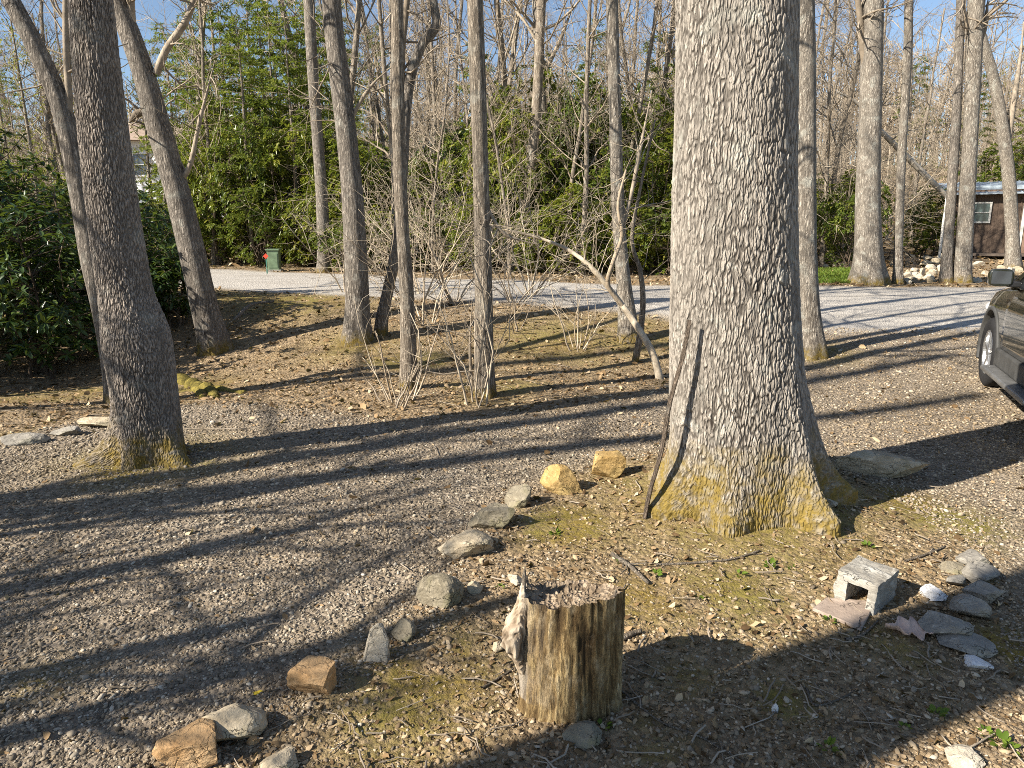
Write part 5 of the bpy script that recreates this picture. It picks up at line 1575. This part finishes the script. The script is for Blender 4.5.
    for s in (1, -1):
        bm = bmesh.new(); add_box(bm, (-wb / 2, s * .925, .40), (wb - .98, .06, .17), bev=.02); bm_obj('sill_cladding', bm, clad, root)
        bm = bmesh.new(); add_box(bm, (-wb / 2, s * .98, .285), (wb - 1.0, .16, .045), bev=.018); bm_obj('running_board', bm, plain('running_board_grey', (.22, .22, .215), .4, .4, .5), root)
    # cabin: glass block with pillars and roof
    prof = [(-.62, 1.08), (-1.38, 1.60), (-1.7, 1.665), (-2.9, 1.66), (-3.3, 1.60), (-3.56, 1.08)]
    def inset(z): return .90 - .20 * (z - 1.08) / .6
    bm = bmesh.new()
    A = [bm.verts.new((x, inset(z), z)) for x, z in prof]; Bv = [bm.verts.new((x, -inset(z), z)) for x, z in prof]
    bm.faces.new(A); bm.faces.new(Bv[::-1])
    for i in range(len(prof)): bm.faces.new((A[i], A[(i + 1) % 6], Bv[(i + 1) % 6], Bv[i]))
    bmesh.ops.recalc_face_normals(bm, faces=bm.faces)
    bm_obj('windows', bm, glass, root)
    bm = bmesh.new()
    tp = [(-1.30, 1.585), (-1.7, 1.69), (-2.3, 1.71), (-2.9, 1.685), (-3.34, 1.61)]
    rows = []
    for x, z in tp:
        rows.append([bm.verts.new((x, w * (inset(z) + .015), z - .07 * abs(w) ** 6 + .01)) for w in np.linspace(-1, 1, 15)])
    for a_, b_ in zip(rows[:-1], rows[1:]):
        for i in range(14): bm.faces.new((a_[i], a_[i + 1], b_[i + 1], b_[i]))
    bmesh.ops.recalc_face_normals(bm, faces=bm.faces)
    rf = bm_obj('roof', bm, paint, root, True); md = rf.modifiers.new('t', 'SOLIDIFY'); md.thickness = .04
    for s in (1, -1):
        def bar(name, p0, p1, w, mt):
            bm = bmesh.new()
            n = np.array(p1) - np.array(p0); L_ = np.linalg.norm(n)
            add_box(bm, (0, 0, L_ / 2), (w, .05, L_), bev=.012)
            o = bm_obj(name, bm, mt, root, False, p0); o.rotation_mode = 'QUATERNION'
            o.rotation_quaternion = Vector(n).to_track_quat('Z', 'Y')
        bar('windscreen_pillar', (-.58, s * .885, 1.07), (-1.40, s * .725, 1.60), .075, paint)
        bar('door_pillar', (-1.82, s * .905, 1.07), (-1.86, s * .73, 1.65), .10, black)
        bar('rear_pillar', (-2.72, s * .905, 1.07), (-2.86, s * .73, 1.65), .10, paint)
        bar('tail_pillar', (-3.5, s * .88, 1.07), (-3.28, s * .73, 1.60), .12, paint)
        # doors as seams: slightly proud panels
        for dn, (xa, xb) in (('door', (-.62, -1.72)), ('door', (-1.75, -2.42))):
            zs_ = np.linspace(.50, 1.0, 9)
            bm = bmesh.new(); rows = []
            for x in np.linspace(xa, xb, 14):
                pr = [np.interp(x, xs[::-1], np.array([q[k] for q in ST])[::-1]) for k in range(1, 5)]
                S = sect(*pr)[:8]
                rows.append([bm.verts.new((x, s * (np.interp(z, S[:, 1], S[:, 0]) + .008), z)) for z in zs_])
            for a_, b_ in zip(rows[:-1], rows[1:]):
                for i in range(8): bm.faces.new((a_[i], a_[i + 1], b_[i + 1], b_[i]))
            bmesh.ops.recalc_face_normals(bm, faces=bm.faces)
            d = bm_obj(dn, bm, paint, root, True); md = d.modifiers.new('t', 'SOLIDIFY'); md.thickness = .012; md.offset = 0
            bm = bmesh.new(); add_box(bm, (xb + .16, s * .965, .90), (.20, .03, .035), bev=.012); bm_obj('handle', bm, paint, d)
        # mirror
        bm = bmesh.new()
        bmesh.ops.create_uvsphere(bm, u_segments=24, v_segments=14, radius=1)
        for v in bm.verts:
            sg = lambda q, e: math.copysign(abs(q) ** e, q)
            v.co = Vector((sg(v.co.x, .7) * .085, sg(v.co.y, .55) * .10, sg(v.co.z, .55) * .082))
            if v.co.x < -.045: v.co.x = -.045
        mr_ = bm_obj('side_mirror', bm, paint, root, True, (-.80, s * 1.05, 1.18))
        bm = bmesh.new(); add_box(bm, (-.047, 0, 0), (.008, .155, .115), bev=.003); bm_obj('mirror_glass', bm, plain('mirror_dark_reflection', (.06, .065, .07), .06, .6, .2), mr_)  # glass coloured dark to stand for the woods it reflects
        bm = bmesh.new(); add_box(bm, (0, -s * .11, -.06), (.07, .12, .05), bev=.012); bm_obj('mirror_arm', bm, black, mr_)
        # lamps
        bm = bmesh.new(); bmesh.ops.create_uvsphere(bm, u_segments=18, v_segments=10, radius=1)
        for v in bm.verts: v.co = Vector((v.co.x * .16, v.co.y * .10, v.co.z * .075))
        hl = bm_obj('headlight', bm, plain('lamp_glass', (.55, .57, .58), .08, .7), root, True, (.72, s * .76, .78)); hl.rotation_euler = (0, 0, -s * .5)
        bm = bmesh.new(); add_box(bm, (-3.56, s * .70, .98), (.10, .22, .18), bev=.02); bm_obj('tail_light', bm, plain('red_lamp', (.4, .02, .02), .15, .6), root)
        bm = bmesh.new()
        pts = [(-1.3, 1.66), (-1.5, 1.72), (-2.2, 1.745), (-3.0, 1.72), (-3.2, 1.66)]
        t_ = Tubes(); t_.add(catmull(np.array([(x, s * .66, z) for x, z in pts]), 16), .018, 8); t_.build('roof_rail', black, root)
        bm.free()
        # wheels
        for x in (0, -wb):
            wroot = bpy.data.objects.new('wheel', None); COL.objects.link(wroot); wroot.parent = root
            wroot.location = (x, s * (half - .12), wr)
            wroot.rotation_euler = (0, 0, (math.pi if s < 0 else 0))
            # tyre: revolve profile about y
            pr = [(.225, .115), (.27, .125), (.33, .125), (.352, .112), (.365, .085), (.365, .045), (.357, .043), (.357, .033), (.365, .031), (.365, -.031), (.357, -.033), (.357, -.043), (.365, -.045), (.365, -.085), (.352, -.112), (.33, -.125), (.27, -.12), (.225, -.11)]
            n = 64
            V = []
            for i in range(n):
                a = 2 * math.pi * i / n
                for r, y in pr:
                    g = -.006 if (r > .36 and abs(y) > .04 and i % 2 == 0) else 0
                    V.append(((r + g) * math.cos(a), y, (r + g) * math.sin(a)))
            k = len(pr); f = []
            for i in range(n):
                for j in range(k - 1): f.append((i * k + j, i * k + j + 1, ((i + 1) % n) * k + j + 1, ((i + 1) % n) * k + j))
            link_mesh('tyre', V, [np.array(f)], rub, wroot, None, False)
            bm = bmesh.new()
            # rim lip and five twin spokes
            pr = [(.235, .11), (.228, .118), (.215, .112), (.205, .07), (.20, -.08)]
            rows = [[bm.verts.new((r * math.cos(2 * math.pi * i / n), y, r * math.sin(2 * math.pi * i / n))) for r, y in pr] for i in range(n)]
            for i in range(n):
                a_, b_ = rows[i], rows[(i + 1) % n]
                for j in range(4): bm.faces.new((a_[j], a_[j + 1], b_[j + 1], b_[j]))
            for i in range(5):
                for dlt in (-.16, .16):
                    a = 2 * math.pi * i / 5 + dlt * .6 + .3
                    Mx = Matrix.Rotation(-a, 4, 'Y')
                    add_box(bm, (.125, .092, 0), (.185, .03, .034), mat=Mx @ Matrix.Rotation(dlt * .35, 4, 'Y'), bev=.006)
            bmesh.ops.create_cone(bm, cap_ends=True, segments=24, radius1=.05, radius2=.045, depth=.05, matrix=Matrix.Translation((0, .09, 0)) @ Matrix.Rotation(R(-90), 4, 'X'))
            bm_obj('rim', bm, chrome, wroot)
            bm = bmesh.new(); bmesh.ops.create_cone(bm, cap_ends=True, segments=32, radius1=.17, radius2=.17, depth=.02, matrix=Matrix.Translation((0, .03, 0)) @ Matrix.Rotation(R(90), 4, 'X'))
            bm_obj('brake_disc', bm, plain('brake_steel', (.12, .115, .11), .5, .4, .6), wroot)
    bm = bmesh.new(); add_box(bm, (.895, 0, .58), (.05, 1.05, .24), bev=.02); bm_obj('grille', bm, black, root)
    bm = bmesh.new(); add_box(bm, (.87, 0, .36), (.14, 1.5, .14), bev=.03); bm_obj('bumper', bm, clad, root)
car()
